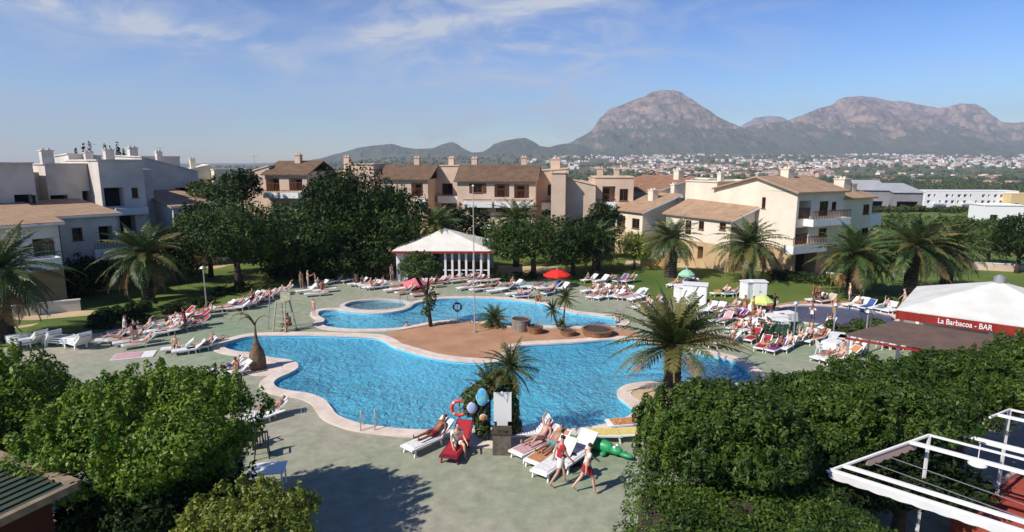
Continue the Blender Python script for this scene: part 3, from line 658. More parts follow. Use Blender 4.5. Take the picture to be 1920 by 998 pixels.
# ------------------------------------------------------------------ buildings
class Bld:
    def __init__(s, name, label, cat, o, deg, wm, bm_=None, zsplit=0, group=None, tile=None):
        s.root = thing(name, label, cat, (o[0], o[1], 0), R(deg), group); s.o = o; s.c = math.cos(R(deg)); s.s = math.sin(R(deg))
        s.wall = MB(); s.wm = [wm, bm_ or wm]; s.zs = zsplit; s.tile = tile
    def l(s, x, y): dx, dy = x-s.o[0], y-s.o[1]; return (dx*s.c+dy*s.s, -dx*s.s+dy*s.c)
    def hit(s, px, py, ax, val):
        r = ray(px, py); c0 = s.l(0, 0); d = (r[0]*s.c+r[1]*s.s, -r[0]*s.s+r[1]*s.c)
        k = 0 if ax == 'u' else 1; t = (val-c0[k])/d[k]
        return (c0[0]+d[0]*t, c0[1]+d[1]*t, HC+r[2]*t)
    def rect(s, ax, val, px0, py0, px1, py1):
        """picture rectangle -> (a0,a1,z0,z1) on the plane v=val (ax 'v') or u=val (ax 'u')"""
        k = 0 if ax == 'v' else 1; cy_ = (py0+py1)/2
        a = s.hit(px0, cy_, ax, val)[k]; b = s.hit(px1, cy_, ax, val)[k]
        m = (px0+px1)/2; z1 = s.hit(m, py0, ax, val)[2]; z0 = s.hit(m, py1, ax, val)[2]
        return (min(a, b), max(a, b), z0, z1)
    def face(s, P, Ln, h0, h1, holes, z0=0.0):
        """wall panel with recessed openings; P(s,z,d)->point"""
        hs = [h for h in holes if h[1] > h[0] and h[3] > h[2]]
        hs = [(max(0.05, h[0]), min(Ln-0.05, h[1]), max(z0+0.02, h[2]), min(min(h0, h1)-0.1, h[3]), *h[4:]) for h in hs]
        hs = [h for h in hs if h[1] > h[0]+.05 and h[3] > h[2]+.05]
        xs = sorted(set([0, Ln]+[v for h in hs for v in h[:2]])); zm = max([h[3] for h in hs]+[z0+0.1, min(s.zs, min(h0, h1)-0.2)])
        zs_ = sorted(set([z0, zm]+[v for h in hs for v in h[2:4]]+([s.zs] if z0 < s.zs < zm else [])))
        H = lambda x: h0+(h1-h0)*x/Ln
        for i in range(len(xs)-1):
            a, b = xs[i], xs[i+1]
            for j in range(len(zs_)-1):
                c, d = zs_[j], zs_[j+1]; mx_, mz = (a+b)/2, (c+d)/2
                if any(h[0] < mx_ < h[1] and h[2] < mz < h[3] for h in hs): continue
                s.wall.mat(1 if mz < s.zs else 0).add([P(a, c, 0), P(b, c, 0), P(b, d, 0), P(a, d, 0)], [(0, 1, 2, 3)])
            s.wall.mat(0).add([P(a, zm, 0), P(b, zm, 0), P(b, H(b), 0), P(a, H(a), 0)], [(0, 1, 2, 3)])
        for h in hs:
            a, b, c, d, kind = h[:5]; dp = {'win': 0.14, 'door': 0.14, 'log': 1.3, 'dark': 1.3}[kind]
            s.wall.mat(1 if (c+d)/2 < s.zs else 0)
            s.wall.add([P(a, c, 0), P(b, c, 0), P(b, d, 0), P(a, d, 0), P(a, c, dp), P(b, c, dp), P(b, d, dp), P(a, d, dp)], [(0, 1, 5, 4), (1, 2, 6, 5), (2, 3, 7, 6), (3, 0, 4, 7)]+([(4, 5, 6, 7)] if kind == 'log' else []))
            if kind in ('win', 'door'):
                f = MB(); t_ = min(0.09, (b-a)*0.12); 
                def bx(a0, a1, c0, c1, d0, d1): f.hexa([P(a0, c0, d0), P(a1, c0, d0), P(a1, c0, d1), P(a0, c0, d1)], [P(a0, c1, d0), P(a1, c1, d0), P(a1, c1, d1), P(a0, c1, d1)])
                bx(a, a+t_, c, d, 0.05, 0.12); bx(b-t_, b, c, d, 0.05, 0.12); bx(a+t_, b-t_, d-t_, d, 0.05, 0.12); bx(a+t_, b-t_, c, c+t_, 0.05, 0.12)
                m_ = (a+b)/2; bx(m_-t_/3, m_+t_/3, c+t_, d-t_, 0.06, 0.11)
                if len(h) > 5 and h[5] == 'sh':   # open shutters leaning on the wall
                    sw = (b-a)*0.42; bx(a-sw, a-0.02, c, d, -0.06, -0.02); bx(b+0.02, b+sw, c, d, -0.06, -0.02)
                if kind == 'win': bx(a-0.06, b+0.06, c-0.07, c-0.005, -0.06, 0.04)
                fo = f.build('window' if kind == 'win' else 'door', wood if s.brown else white, s.root)
                g_ = MB(); g_.add([P(a+0.01, c+0.01, dp-0.01), P(b-0.01, c+0.01, dp-0.01), P(b-0.01, d-0.01, dp-0.01), P(a+0.01, d-0.01, dp-0.01)], [(0, 1, 2, 3)])
                g_.build('pane', glass, fo)
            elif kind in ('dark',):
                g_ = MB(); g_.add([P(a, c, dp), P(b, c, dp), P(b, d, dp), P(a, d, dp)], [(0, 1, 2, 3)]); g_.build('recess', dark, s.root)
            else:
                w_ = (b-a); f = MB(); 
                def bx(a0, a1, c0, c1, d0, d1): f.hexa([P(a0, c0, d0), P(a1, c0, d0), P(a1, c0, d1), P(a0, c0, d1)], [P(a0, c1, d0), P(a1, c1, d0), P(a1, c1, d1), P(a0, c1, d1)])
                bx(a+w_*0.15, a+w_*0.62, c+0.01, c+(d-c)*0.85, dp-0.09, dp-0.01); do = f.build('door', wood, s.root)
                g_ = MB(); g_.add([P(a+w_*0.22, c+.3, dp-0.1), P(a+w_*0.55, c+.3, dp-0.1), P(a+w_*0.55, c+(d-c)*0.78, dp-0.1), P(a+w_*0.22, c+(d-c)*0.78, dp-0.1)], [(0, 1, 2, 3)]); g_.build('pane', glass, do)
                r_ = MB(); n = max(3, int(w_/0.16))
                def rb(a0, a1, c0, c1, d0, d1): r_.hexa([P(a0, c0, d0), P(a1, c0, d0), P(a1, c0, d1), P(a0, c0, d1)], [P(a0, c1, d0), P(a1, c1, d0), P(a1, c1, d1), P(a0, c1, d1)])
                rb(a, b, c+0.92, c+1.0, 0.03, 0.11)
                for q in range(n): xx = a+w_*(q+0.5)/n; rb(xx-0.02, xx+0.02, c+.01, c+0.92, 0.05, 0.09)
                r_.build('railing', wood, s.root)
    brown = True
    def block(s, u0, u1, v0, v1, h, z0=0.0, f=(), l=(), r=(), roof=None, cap=True):
        """h: heights at (u0v0,u1v0,u1v1,u0v1)"""
        if isinstance(h, (int, float)): h = (h,)*4
        s.face(lambda a, z, d: (u0+a, v0+d, z), u1-u0, h[0], h[1], [(x[0]-u0, x[1]-u0, *x[2:]) for x in f], z0)
        s.face(lambda a, z, d: (u0+d, v0+a, z), v1-v0, h[0], h[3], [(x[0]-v0, x[1]-v0, *x[2:]) for x in l], z0)
        s.face(lambda a, z, d: (u1-d, v0+a, z), v1-v0, h[1], h[2], [(x[0]-v0, x[1]-v0, *x[2:]) for x in r], z0)
        s.face(lambda a, z, d: (u0+a, v1-d, z), u1-u0, h[3], h[2], [], z0)
        if roof is None:
            s.wall.mat(0).add([(u0, v0, h[0]), (u1, v0, h[1]), (u1, v1, h[2]), (u0, v1, h[3])], [(0, 1, 2, 3)])
            if cap:   # parapet coping
                c = MB(); e = 0.05
                for (a, b, p, q) in (((u0, v0), (u1, v0), h[0], h[1]), ((u1, v0), (u1, v1), h[1], h[2]), ((u1, v1), (u0, v1), h[2], h[3]), ((u0, v1), (u0, v0), h[3], h[0])):
                    c.bar((a[0], a[1], p+0.05), (b[0], b[1], q+0.05), 0.22, 0.12)
                c.build('parapet', s.wm[0], s.root)
        else:
            s.roofq(u0, u1, v0, v1, h, roof)
    def roofq(s, u0, u1, v0, v1, h, m, ov=0.35, th=0.16):
        su = ((h[1]-h[0])+(h[2]-h[3]))/2/(u1-u0); sv = ((h[3]-h[0])+(h[2]-h[1]))/2/(v1-v0)
        P = [(u0-ov, v0-ov, h[0]-(su+sv)*ov), (u1+ov, v0-ov, h[1]+(su-sv)*ov), (u1+ov, v1+ov, h[2]+(su+sv)*ov), (u0-ov, v1+ov, h[3]+(sv-su)*ov)]
        b = MB(); b.hexa([(x, y, z+0.01) for x, y, z in P], [(x, y, z+th) for x, y, z in P]); ro = b.build('roof', m, s.root)
        g_ = MB(); g_.bar((P[0][0], P[0][1]-0.03, P[0][2]+0.02), (P[1][0], P[1][1]-0.03, P[1][2]+0.02), 0.10, 0.14); g_.build('gutter', s.trim or s.wm[0], ro)
    trim = None
    def gable(s, u0, u1, v0, v1, ze, zr, vr, m, hip=0.0):
        """ridge along u at v=vr"""
        ov = 0.35; th = 0.16; k1 = (zr-ze)/(vr-v0); k2 = (zr-ze)/(v1-vr); b = MB()
        for (va, za, vb, zb_) in ((v0-ov, ze-k1*ov, vr, zr), (v1+ov, ze-k2*ov, vr, zr)):
            P = [(u0-ov, va, za), (u1+ov, va, za), (u1+ov-hip, vb, zb_), (u0-ov+hip, vb, zb_)]
            b.hexa([(x, y, z+0.01) for x, y, z in P], [(x, y, z+th) for x, y, z in P])
        if hip > 0:
            for (ua, ub) in ((u0-ov, u0-ov+hip), (u1+ov, u1+ov-hip)):
                b.add([(ua, v0-ov, ze-k1*ov+th), (ub, vr, zr+th), (ua, v1+ov, ze-k2*ov+th)], [(0, 1, 2)])
        b.build('roof', m, s.root)
    def balcony(s, u0, u1, v, z0, z1, depth=1.0, ax='v', m=None, rail=0.45):
        b = MB(); d = depth; t_ = 0.14
        sg = -1
        def bx(a0, a1, d0, d1, c0, c1):
            if ax == 'v': b.box(a0, a1, v-d1, v-d0, c0, c1)
            elif ax == 'r': b.box(v+d0, v+d1, a0, a1, c0, c1)
            else: b.box(v-d1, v-d0, a0, a1, c0, c1)
        bx(u0, u1, 0.0, d, z0, z0+t_); bx(u0, u1, d-t_, d, z0+t_+.002, z1); bx(u0, u0+t_, 0.0, d-t_-.002, z0+t_+.002, z1); bx(u1-t_, u1, 0, d-t_-.002, z0+t_+.002, z1)
        bo = b.build('balcony', m or white, s.root)
        if rail > 0:
            b2 = b; b = MB(); b.mi = 0
            rb = b
            def bx2(a0, a1, d0, d1, c0, c1):
                if ax == 'v': rb.box(a0, a1, v-d1, v-d0, c0, c1)
                else: rb.box(v-d1, v-d0, a0, a1, c0, c1)
            bx2(u0, u1, d-0.1, d-0.04, z1+rail-0.06, z1+rail); n = max(3, int((u1-u0)/0.22))
            for q in range(n+1): xx = u0+0.03+(u1-u0-0.06)*q/n; bx2(xx-0.02, xx+0.02, d-0.09, d-0.05, z1, z1+rail-0.06)
            rb.build('railing', wood, bo)
    def chimney(s, u, v, z, h=0.9, w_=0.7, m=None):
        b = MB(); b.box(u-w_/2, u+w_/2, v-w_/2, v+w_/2, z-1.2, z+h); b.box(u-w_/2-.07, u+w_/2+.07, v-w_/2-.07, v+w_/2+.07, z+h, z+h+.1)
        for q in (-1, 1): b.box(u+q*w_*.25-.1, u+q*w_*.25+.1, v-.1, v+.1, z+h+.1, z+h+.28)
        b.build('chimney', m or s.wm[0], s.root)
    def antenna(s, u, v, z, h=1.6):
        b = MB(); b.tube([(u, v, z-.4), (u, v, z+h)], .03, 5); b.bar((u-.5, v, z+h-.1), (u+.5, v, z+h-.1), .03)
        for q in (-.4, -.15, .15, .4): b.bar((u+q, v-.25, z+h-.1), (u+q, v+.25, z+h-.1), .02)
        b.build('antenna', metal, s.root)
    def done(s): s.wall.build('wall', s.wm, s.root)

GA = 'apartment blocks round the pool garden'
# ---- shaded white complex on the left side of the garden (faces turned from the sun)
TH = 50
def LB(name, label, O=(-35.0, 46.0)):
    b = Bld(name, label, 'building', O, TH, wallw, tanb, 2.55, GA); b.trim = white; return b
B = LB('apartment_block', 'white two storey block cut by the picture edge behind the first palm, tan ground floor')
f = [B.rect('v', -2.64, 62, 447, 103, 480)+('log',), B.rect('v', -2.64, 96, 445, 106, 478)+('win',)]
B.block(-9, -0.66, -2.64, 8.4, (6.0, 6.0, 6.9, 6.9), f=[f[0]], roof=tile_tn)
z = B.rect('v', -2.64, 85, 498, 147, 518)
B.block(-9.5, 0.6, 8.4, 16, (10.3, 10.3, 10.3, 10.3), f=[B.rect('v', 8.4, 28, 365, 62, 393)+('dark',), B.rect('v', 8.4, 60, 366, 76, 395)+('dark',)])
B.block(-9, -1.5, 16.01, 24, (11.3, 11.0, 10.8, 11.2))
B.balcony(-6.2, -1.2, -2.64, z[2]+0.9, z[3]+0.9, 2.2, rail=0); B.chimney(-3.2, 15, 11.2, .5); B.chimney(-7.2, 12, 10.4, .9)
B.done()
B = LB('apartment_block', 'white block with small square window under tan roof, high blank wall behind')
B.block(0, 3.93, 0, 11, (6.2, 6.2, 6.9, 6.9), f=[B.rect('v', 0, 135, 427, 155, 451)+('win',), B.rect('v', 0, 186, 424, 212, 458)+('dark',)], roof=tile_tn)
B.block(2.0, 5.25, 11.01, 19.5, 10.2, f=[B.rect('v', 11, 155, 358, 178, 382)+('dark',), B.rect('v', 11, 96, 366, 128, 392)+('dark',)])
B.block(-1.2, 2.0, 13.5, 20, 9.4)
r_ = B.rect('v', 0, 172, 464, 224, 484); B.balcony(r_[0], 4.6, 0, r_[2], r_[3], 0.9, rail=0.5)
B.chimney(2.5, 12.2, 10.4, 1.0, .9)
B.done()
B = LB('apartment_block', 'tall white block with dark balcony door and an arch, beside the lower wing')
fr = [B.rect('v', 8, 196, 352, 233, 388)+('dark',), B.rect('v', 8, 247, 352, 259, 371)+('win',), B.rect('v', 8, 225, 403, 255, 440)+('dark',)]
B.block(5.3, 8.96, 8.0, 18, 10.55, f=fr)
r_ = B.rect('v', 8, 214, 390, 262, 401); B.balcony(r_[0], 8.9, 8.0, r_[2]-.1, r_[3], 0.5, rail=0)
B.block(8.97, 10.55, 10.5, 19, 9.6)
B.chimney(8.6, 16, 10.7, .9, .8); B.chimney(7.2, 17.5, 10.7, .6, .7); B.antenna(6.0, 12, 10.6)
B.block(5.6, 8.5, 18.01, 23, (11.2, 11.0, 10.8, 11))
B.done()
B = LB('apartment_block', 'white wing with one sunlit blank side and single dark window beside the round trees')
B.block(10.6, 14.4, 6.2, 15, (6.1, 6.1, 7.25, 7.25), f=[B.rect('v', 6.2, 338, 402, 351, 421)+('win',)], roof=tile_tn)
B.block(11.3, 16.9, 15.01, 24, (10.9, 9.3, 10.0, 11.1), f=[B.rect('v', 15, 330, 352, 362, 372)+('dark',)])
B.block(13.2, 18.6, 24.01, 30, 11.0); B.chimney(11.8, 19, 11.2, .7, .8); B.chimney(15.5, 22, 10.6, .9, .6); B.antenna(17, 25.5, 11, 1.2)
B.done()
# pale houses peeping between
B = Bld('house', 'cream house with flat roof peeping over the white wing toward the pink block', 'building', atY(402, 330, 92)[:2], 40, wallc, group=GA)
B.block(0, 5, 0, 6, 9.2, f=[]); B.block(-5, -0.01, 2, 7, (8.7, 9.9, 9.9, 8.7)); B.chimney(-2, 4, 9.9); B.done()

# ---- pink complex beyond the trees
def CB(label, O, deg=-8, wm=wallp):
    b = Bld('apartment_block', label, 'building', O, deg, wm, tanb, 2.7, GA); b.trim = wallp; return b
X = atY(497, 340, 72); B = CB('pink three storey block with two brown shuttered openings above a white balcony', X[:2])
B.block(0, 5.3, 0, 8, 8.95, f=[B.rect('v', 0, 499, 334, 524, 359)+('log',), B.rect('v', 0, 542, 334, 567, 358)+('log',)], roof=None, cap=False)
B.gable(0, 5.3, 0, 8, 8.95, 10.4, 4, tile_br); B.block(0.01, 5.29, 0.9, 7.1, (9.3, 9.3, 9.3, 9.3), z0=8.9, cap=False)
B.balcony(0.2, 4.6, 0, 6.2, 6.85, 1.0, rail=0.3); B.balcony(0.2, 3.4, 0, 3.1, 3.9, 1.0, rail=0.3)
B.block(-5.5, -0.01, 1, 9, (8.4, 9.9, 9.9, 8.4)); B.block(8.2, 11.3, 6, 12, 10.1); B.block(5.31, 8.19, 5, 10, 9.2)
B.chimney(2.6, 3.5, 10.3); B.chimney(7, 8, 10.1); B.antenna(-3, 3, 9.6); B.done()
X = atY(802, 345, 74); B = CB('pink block with one brown shuttered balcony door, half hidden by the dark trees', X[:2])
B.block(-6.4, 0, 0, 5, 8.3, f=[B.rect('v', 0, 771, 343, 793, 368)+('log',), (-5.5, -4.2, 5.9, 7.4, 'win')], cap=False)
B.gable(-6.4, 0, 0, 7, 8.3, 9.9, 4.2, tile_br)
B.block(0.01, 4.3, 4.2, 10, (9.9, 9.9, 9.9, 9.9), f=[B.rect('v', 4.2, 829, 344, 849, 366)+('door',), B.rect('v', 4.2, 828, 380, 855, 395)+('log',)])
B.balcony(0.4, 4.2, 4.2, 5.2, 6.1, 1.2, rail=0.3); B.balcony(-1.5, -0.1, 0, 5.3, 6.0, .9, rail=.2); B.balcony(0.4, 4.2, 4.2, 2.2, 3.0, 1.2, rail=0.3)
B.chimney(-2.6, 4.5, 10); B.chimney(1.6, 6, 10); B.done()
X = atY(857, 345, 72); B = CB('pink block straight behind the pavilion with shuttered window and stacked brown balconies', X[:2], -6)
f = [B.rect('v', 0, 887, 344, 904, 362)+('win', 'sh'), B.rect('v', 0, 927, 345, 955, 370)+('log',), B.rect('v', 0, 964, 346, 992, 372)+('log',), B.rect('v', 0, 880, 382, 914, 404)+('log',), B.rect('v', 0, 890, 418, 915, 445)+('log',), B.rect('v', 0, 930, 386, 990, 408)+('log',)]
B.block(0, 9.4, 0, 5, 8.2, f=f, cap=False); B.gable(0, 9.4, 0, 7, 8.2, 9.9, 3.6, tile_br)
B.balcony(0.9, 4.3, 0, 5.1, 5.8, .9, rail=.25); B.balcony(4.6, 9.2, 0, 5.1, 5.8, .9, rail=.25); B.balcony(1.6, 4.1, 0, 2.6, 3.3, .9, rail=.25)
B.block(9.41, 13.2, 3.2, 9, (9.3, 9.6, 9.6, 9.3), f=[B.rect('v', 3.2, 1027, 346, 1048, 367)+('door',), B.rect('v', 3.2, 1016, 385, 1054, 404)+('dark',)])
B.balcony(10, 13.2, 3.2, 4.6, 5.5, 1.1, rail=.3); B.balcony(10, 13.2, 3.2, 1.9, 2.6, 1.1, rail=.3)
B.chimney(1.4, 4.5, 9.9); B.chimney(7.6, 5, 10); B.chimney(11.5, 6, 9.8, .9, 1.2); B.done()
X = atY(1060, 360, 68); B = CB('pink block whose plain gable wall carries one long slanting shadow', X[:2], -4)
B.block(0, 3.4, 0, 8, (8.6, 7.8, 7.8, 8.6)); B.block(-1.6, -0.01, -1.6, 8, (9.2, 9.2, 9.2, 9.2), f=[]); B.balcony(3.41, 5.8, 2.0, 5.0, 5.9, 1.0, rail=.3)
B.block(3.41, 8.0, 3, 9, (8.6, 8.6, 8.6, 8.6), f=[(4.4, 5.9, 5.7, 7.6, 'log'), (6.4, 7.4, 5.9, 7.3, 'win')]); B.chimney(4.2, 5, 8.8, .8); B.done()
X = atY(1150, 350, 86); B = CB('small pink block with brown door panel and tiled corner roof', X[:2], -4)
B.block(-3.2, 0, 0, 6, (8.0, 8.0, 8.0, 8.0), f=[(-2.2, -0.8, 5.2, 7.1, 'door')]); B.block(0.01, 3.6, -1.5, 6, (8.0, 7.4, 7.4, 8.0)); B.block(3.61, 6.5, 0, 5, (7.1, 7.1, 7.9, 7.9), f=[(4.3, 5.3, 5.2, 6.4, 'log')], roof=tile_br)
B.chimney(.6, 2, 8.4); B.done()

# ---- cream complex on the right (sunlit sides)
def RB(label, O=(25.7, 54.0), deg=28, wm=wallc):
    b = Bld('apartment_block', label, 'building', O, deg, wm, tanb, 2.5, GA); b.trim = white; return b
B = RB('big cream three storey block with blank sunlit side wall and railed balconies')
def z4(x0, y0, x1, y1): return (1440+x0/3.99, 250+y0/3.99, 1440+x1/3.99, 250+y1/3.99)
f = [B.rect('v', 0, *z4(230, 505, 320, 640))+('log',), B.rect('v', 0, *z4(385, 508, 450, 620))+('door',), B.rect('v', 0, *z4(478, 512, 512, 575))+('win',), B.rect('v', 0, *z4(570, 530, 610, 590))+('win',), B.rect('v', 0, *z4(205, 705, 300, 830))+('log',), B.rect('v', 0, *z4(380, 710, 440, 770))+('win',), (0.4, 3.4, 0.1, 2.2, 'dark')]
B.block(0, 6.8, 0, 9.5, (7.7, 7.7, 7.7, 7.7), f=f, cap=False, l=[B.rect('u', 0, 1428.5, 370, 1435.5, 391)+('win',)])
B.face(lambda a, z, d: (0, a, z), 4.4, 7.7, 8.95, [], 7.69); B.face(lambda a, z, d: (0, 4.4+a, z), 5.1, 8.95, 7.7, [], 7.69)
B.gable(-0.05, 6.8, 0, 9.5, 7.7, 8.95, 4.4, tile_tn)
B.block(6.81, 11.9, 0.35, 8.5, (6.95, 6.95, 6.95, 6.95), f=[B.rect('v', .35, *z4(712, 532, 758, 605))+('win',), B.rect('v', .35, *z4(700, 708, 752, 765))+('win',)], cap=False)
B.gable(6.81, 11.9, 0.35, 8.5, 6.95, 8.1, 4.4, tile_tn)
a = B.rect('v', -1.0, *z4(340, 640, 590, 692)); B.balcony(a[0], a[1]+.6, 0, a[2], a[3], 1.0, rail=.75)
a = B.rect('v', -1.0, *z4(190, 835, 440, 895)); B.balcony(a[0], a[1], 0, a[2], a[3], 1.0, rail=.75)
B.balcony(12.0, 13.8, 1.4, 4.1, 5.3, 1.0, rail=.3); B.block(11.91, 14, 1.5, 6, (4.6, 4.6, 4.6, 4.6))
B.chimney(3.6, 4.0, 8.7, 1.0, .9); B.chimney(7.4, 5, 8.2, .6, .7); B.chimney(9.6, 2.2, 7.4, 1.3, 1.1); B.chimney(10.8, 2.0, 7.3, .9, .7)
B.block(0.02, 7.5, 9.51, 14, 8.35, l=[]); B.chimney(1.2, 10.2, 8.5, .7, .5)
B.done()
B = RB('cream two storey wing with brown hip-like roof sloping down to three small windows')
l = [B.rect('u', -3.3, 1310, 415, 1320, 431)+('win',), B.rect('u', -3.3, 1285, 413, 1296, 440)+('door',), B.rect('u', -3.3, 1349, 418, 1361, 432)+('win',), B.rect('u', -3.3, 1308, 462, 1318, 486)+('dark',)]
B.block(-3.3, -0.02, 4.4, 13.2, (5.0, 6.0, 6.3, 5.0), l=l, roof=tile_tn); B.done()
B = RB('low cream house with tall brown arched opening and one window under a tiled lean-to roof')
l = [B.rect('u', -4.7, 1185, 410, 1199, 429)+('win',), B.rect('u', -4.7, 1156, 404, 1172, 434)+('log',)]
B.block(-4.7, 0.3, 15.4, 20.8, (5.0, 6.6, 6.6, 5.0), l=l, roof=tile_tn); B.chimney(-1.5, 17.5, 6.6, .6, .8); B.chimney(1.2, 17, 7.2, .6, .6); B.block(.31, 3.2, 15.2, 21, 6.3); B.done()
B = RB('cream house set back, orange roof running down to a white eave line')
B.block(1.5, 7.5, 20.5, 30, (6.9, 8.4, 8.4, 6.9), roof=tile_or); B.block(7.51, 10, 18, 28, 8.3); B.chimney(6.5, 22, 8.6, .7, .9); B.done()
# grey sheds and the white row
gm = mat('shed_grey', (0.28, 0.27, 0.27), 0.8, (0.22, 0.21, 0.21), 0.4); gl = mat('shed_roof', (0.42, 0.42, 0.41), 0.6, (0.36, 0.36, 0.36), 0.3)
def shed(px0, px1, pyt, pyb, Y, label, deg=-20):
    X = atY(px0, pyb, Y); B = Bld('shed', label, 'building', X[:2], deg, gm, group='grey sheds beyond the cream block'); B.trim = gl
    h = HC+(atY(px0, pyt+12, Y)[2]-HC); w_ = (px1-px0)/FPX*Y; zz_ = X[2]-4
    B.block(0, w_, 0, 16, (h, h, h+2.2, h+2.2), z0=zz_, f=[(w_*.15, w_*.85, X[2], X[2]+2.4, 'dark')], roof=gl); B.done()
shed(1600, 1655, 344, 392, 175, 'long grey roofed shed beyond the cream block'); shed(1672, 1722, 349, 392, 190, 'grey shed with pale front opening next to the white row', -12)
X = atY(1731, 395, 288)
B = Bld('apartment_row', 'long white three storey apartment row on the plain with a grid of dark windows', 'building', X[:2], -4, mat('plaster_bright', (0.80, 0.78, 0.75), 0.9), group=None)
f = []
for i in range(15):
    for k in range(3):
        if (i*7+k*5) % 6 == 0: continue
        u = 1.3+i*2.75; zz_ = X[2]+0.7+k*2.9; f.append((u, u+(1.5 if (i+k) % 3 else .9), zz_, zz_+1.35, 'dark'))
B.block(0, 42.5, 0, 10, HC+(atY(1731, 358, 288)[2]-HC), z0=X[2]-6, f=f)
for i in range(3): B.balcony(4+i*13, 9+i*13, 0, X[2]+3.1, X[2]+4.0, 1.2, rail=0)
B.done()
X = atY(1893, 395, 280); B = Bld('apartment_row', 'yellow banded block closing the white apartment row', 'building', X[:2], -4, mat('plaster_yellow', (0.66, 0.50, 0.25), 0.9))
B.block(0, 22, 0, 10, X[2]+7.8, z0=X[2]-6, f=[(2+i*4, 3.4+i*4, X[2]+2, X[2]+3.4, 'dark') for i in range(4)]); B.done()

# ------------------------------------------------------------------ garden trees
def gt(name, label, px, py_c, Y, rx, rz, ry, m, n, size, seed, k=40, tr=.2, group=None, small=.36, px_t=None, flat=-0.85):
    X = atY(px, py_c, Y); return tree(name, label, 'tree', (X[0], Y), X[2], (rx, ry, rz), m, n, size, seed, k, tr, group, small, flat=flat)
GT = 'dark garden trees between pool and apartments'
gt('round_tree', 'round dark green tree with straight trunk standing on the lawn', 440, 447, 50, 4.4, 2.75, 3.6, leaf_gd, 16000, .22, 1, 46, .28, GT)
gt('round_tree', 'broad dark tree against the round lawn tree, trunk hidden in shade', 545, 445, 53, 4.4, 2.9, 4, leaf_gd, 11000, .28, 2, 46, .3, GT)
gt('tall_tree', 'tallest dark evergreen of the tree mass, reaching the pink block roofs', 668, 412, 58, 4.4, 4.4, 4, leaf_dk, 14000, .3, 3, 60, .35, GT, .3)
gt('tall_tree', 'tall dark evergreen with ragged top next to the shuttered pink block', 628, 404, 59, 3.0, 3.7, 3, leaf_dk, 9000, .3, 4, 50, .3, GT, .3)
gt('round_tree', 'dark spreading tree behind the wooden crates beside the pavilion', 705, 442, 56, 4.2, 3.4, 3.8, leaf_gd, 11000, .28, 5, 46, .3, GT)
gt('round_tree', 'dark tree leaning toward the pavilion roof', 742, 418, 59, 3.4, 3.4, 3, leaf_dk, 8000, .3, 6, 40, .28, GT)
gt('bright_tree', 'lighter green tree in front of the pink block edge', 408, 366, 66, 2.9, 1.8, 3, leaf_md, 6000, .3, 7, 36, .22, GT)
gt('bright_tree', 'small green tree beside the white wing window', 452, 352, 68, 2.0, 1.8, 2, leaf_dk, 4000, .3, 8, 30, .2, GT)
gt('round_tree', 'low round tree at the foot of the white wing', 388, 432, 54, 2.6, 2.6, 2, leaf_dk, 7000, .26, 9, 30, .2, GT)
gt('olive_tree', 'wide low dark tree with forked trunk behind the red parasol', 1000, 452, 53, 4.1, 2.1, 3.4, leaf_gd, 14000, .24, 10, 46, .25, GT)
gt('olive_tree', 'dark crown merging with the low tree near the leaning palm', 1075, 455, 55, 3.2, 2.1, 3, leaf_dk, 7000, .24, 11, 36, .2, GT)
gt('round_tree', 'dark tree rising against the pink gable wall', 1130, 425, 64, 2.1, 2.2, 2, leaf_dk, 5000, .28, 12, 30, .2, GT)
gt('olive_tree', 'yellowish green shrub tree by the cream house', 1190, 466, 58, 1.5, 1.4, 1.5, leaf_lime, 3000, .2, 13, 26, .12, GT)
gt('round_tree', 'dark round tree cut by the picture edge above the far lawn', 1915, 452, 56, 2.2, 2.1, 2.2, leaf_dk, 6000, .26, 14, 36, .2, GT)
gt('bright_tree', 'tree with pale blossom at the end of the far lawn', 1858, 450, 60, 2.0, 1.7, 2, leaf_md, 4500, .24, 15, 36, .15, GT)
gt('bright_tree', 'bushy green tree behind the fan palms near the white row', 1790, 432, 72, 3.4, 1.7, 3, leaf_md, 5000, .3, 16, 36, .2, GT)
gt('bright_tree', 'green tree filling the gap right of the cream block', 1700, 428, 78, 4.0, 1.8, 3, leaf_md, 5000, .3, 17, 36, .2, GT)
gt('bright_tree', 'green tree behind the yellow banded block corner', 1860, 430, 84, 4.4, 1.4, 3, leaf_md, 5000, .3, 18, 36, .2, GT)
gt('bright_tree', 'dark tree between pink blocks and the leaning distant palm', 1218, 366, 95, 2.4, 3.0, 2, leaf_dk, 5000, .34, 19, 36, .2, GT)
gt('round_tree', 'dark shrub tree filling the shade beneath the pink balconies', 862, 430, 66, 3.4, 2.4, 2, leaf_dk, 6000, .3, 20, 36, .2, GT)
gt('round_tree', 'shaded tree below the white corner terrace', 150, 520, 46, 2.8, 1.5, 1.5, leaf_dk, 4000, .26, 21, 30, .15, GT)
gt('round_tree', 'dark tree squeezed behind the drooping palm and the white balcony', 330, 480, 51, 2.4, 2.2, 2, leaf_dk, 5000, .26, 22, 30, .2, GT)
gt('round_tree', 'undergrowth tree with shade-black leaves added under the dark trees behind the sunbathers', 640, 490, 52.5, 4.6, 1.7, 2, leaf_dk, 8000, .28, 23, 40, .2, GT)  # added filler; its dark leaves stand in for the black shade under the trees
gt('round_tree', 'undergrowth tree with shade-black leaves added under the dark trees beside the wooden crates', 560, 492, 53.5, 3.6, 1.6, 2, leaf_dk, 6000, .28, 24, 40, .2, GT)  # another added filler, near-black foliage playing the shade below the crowns
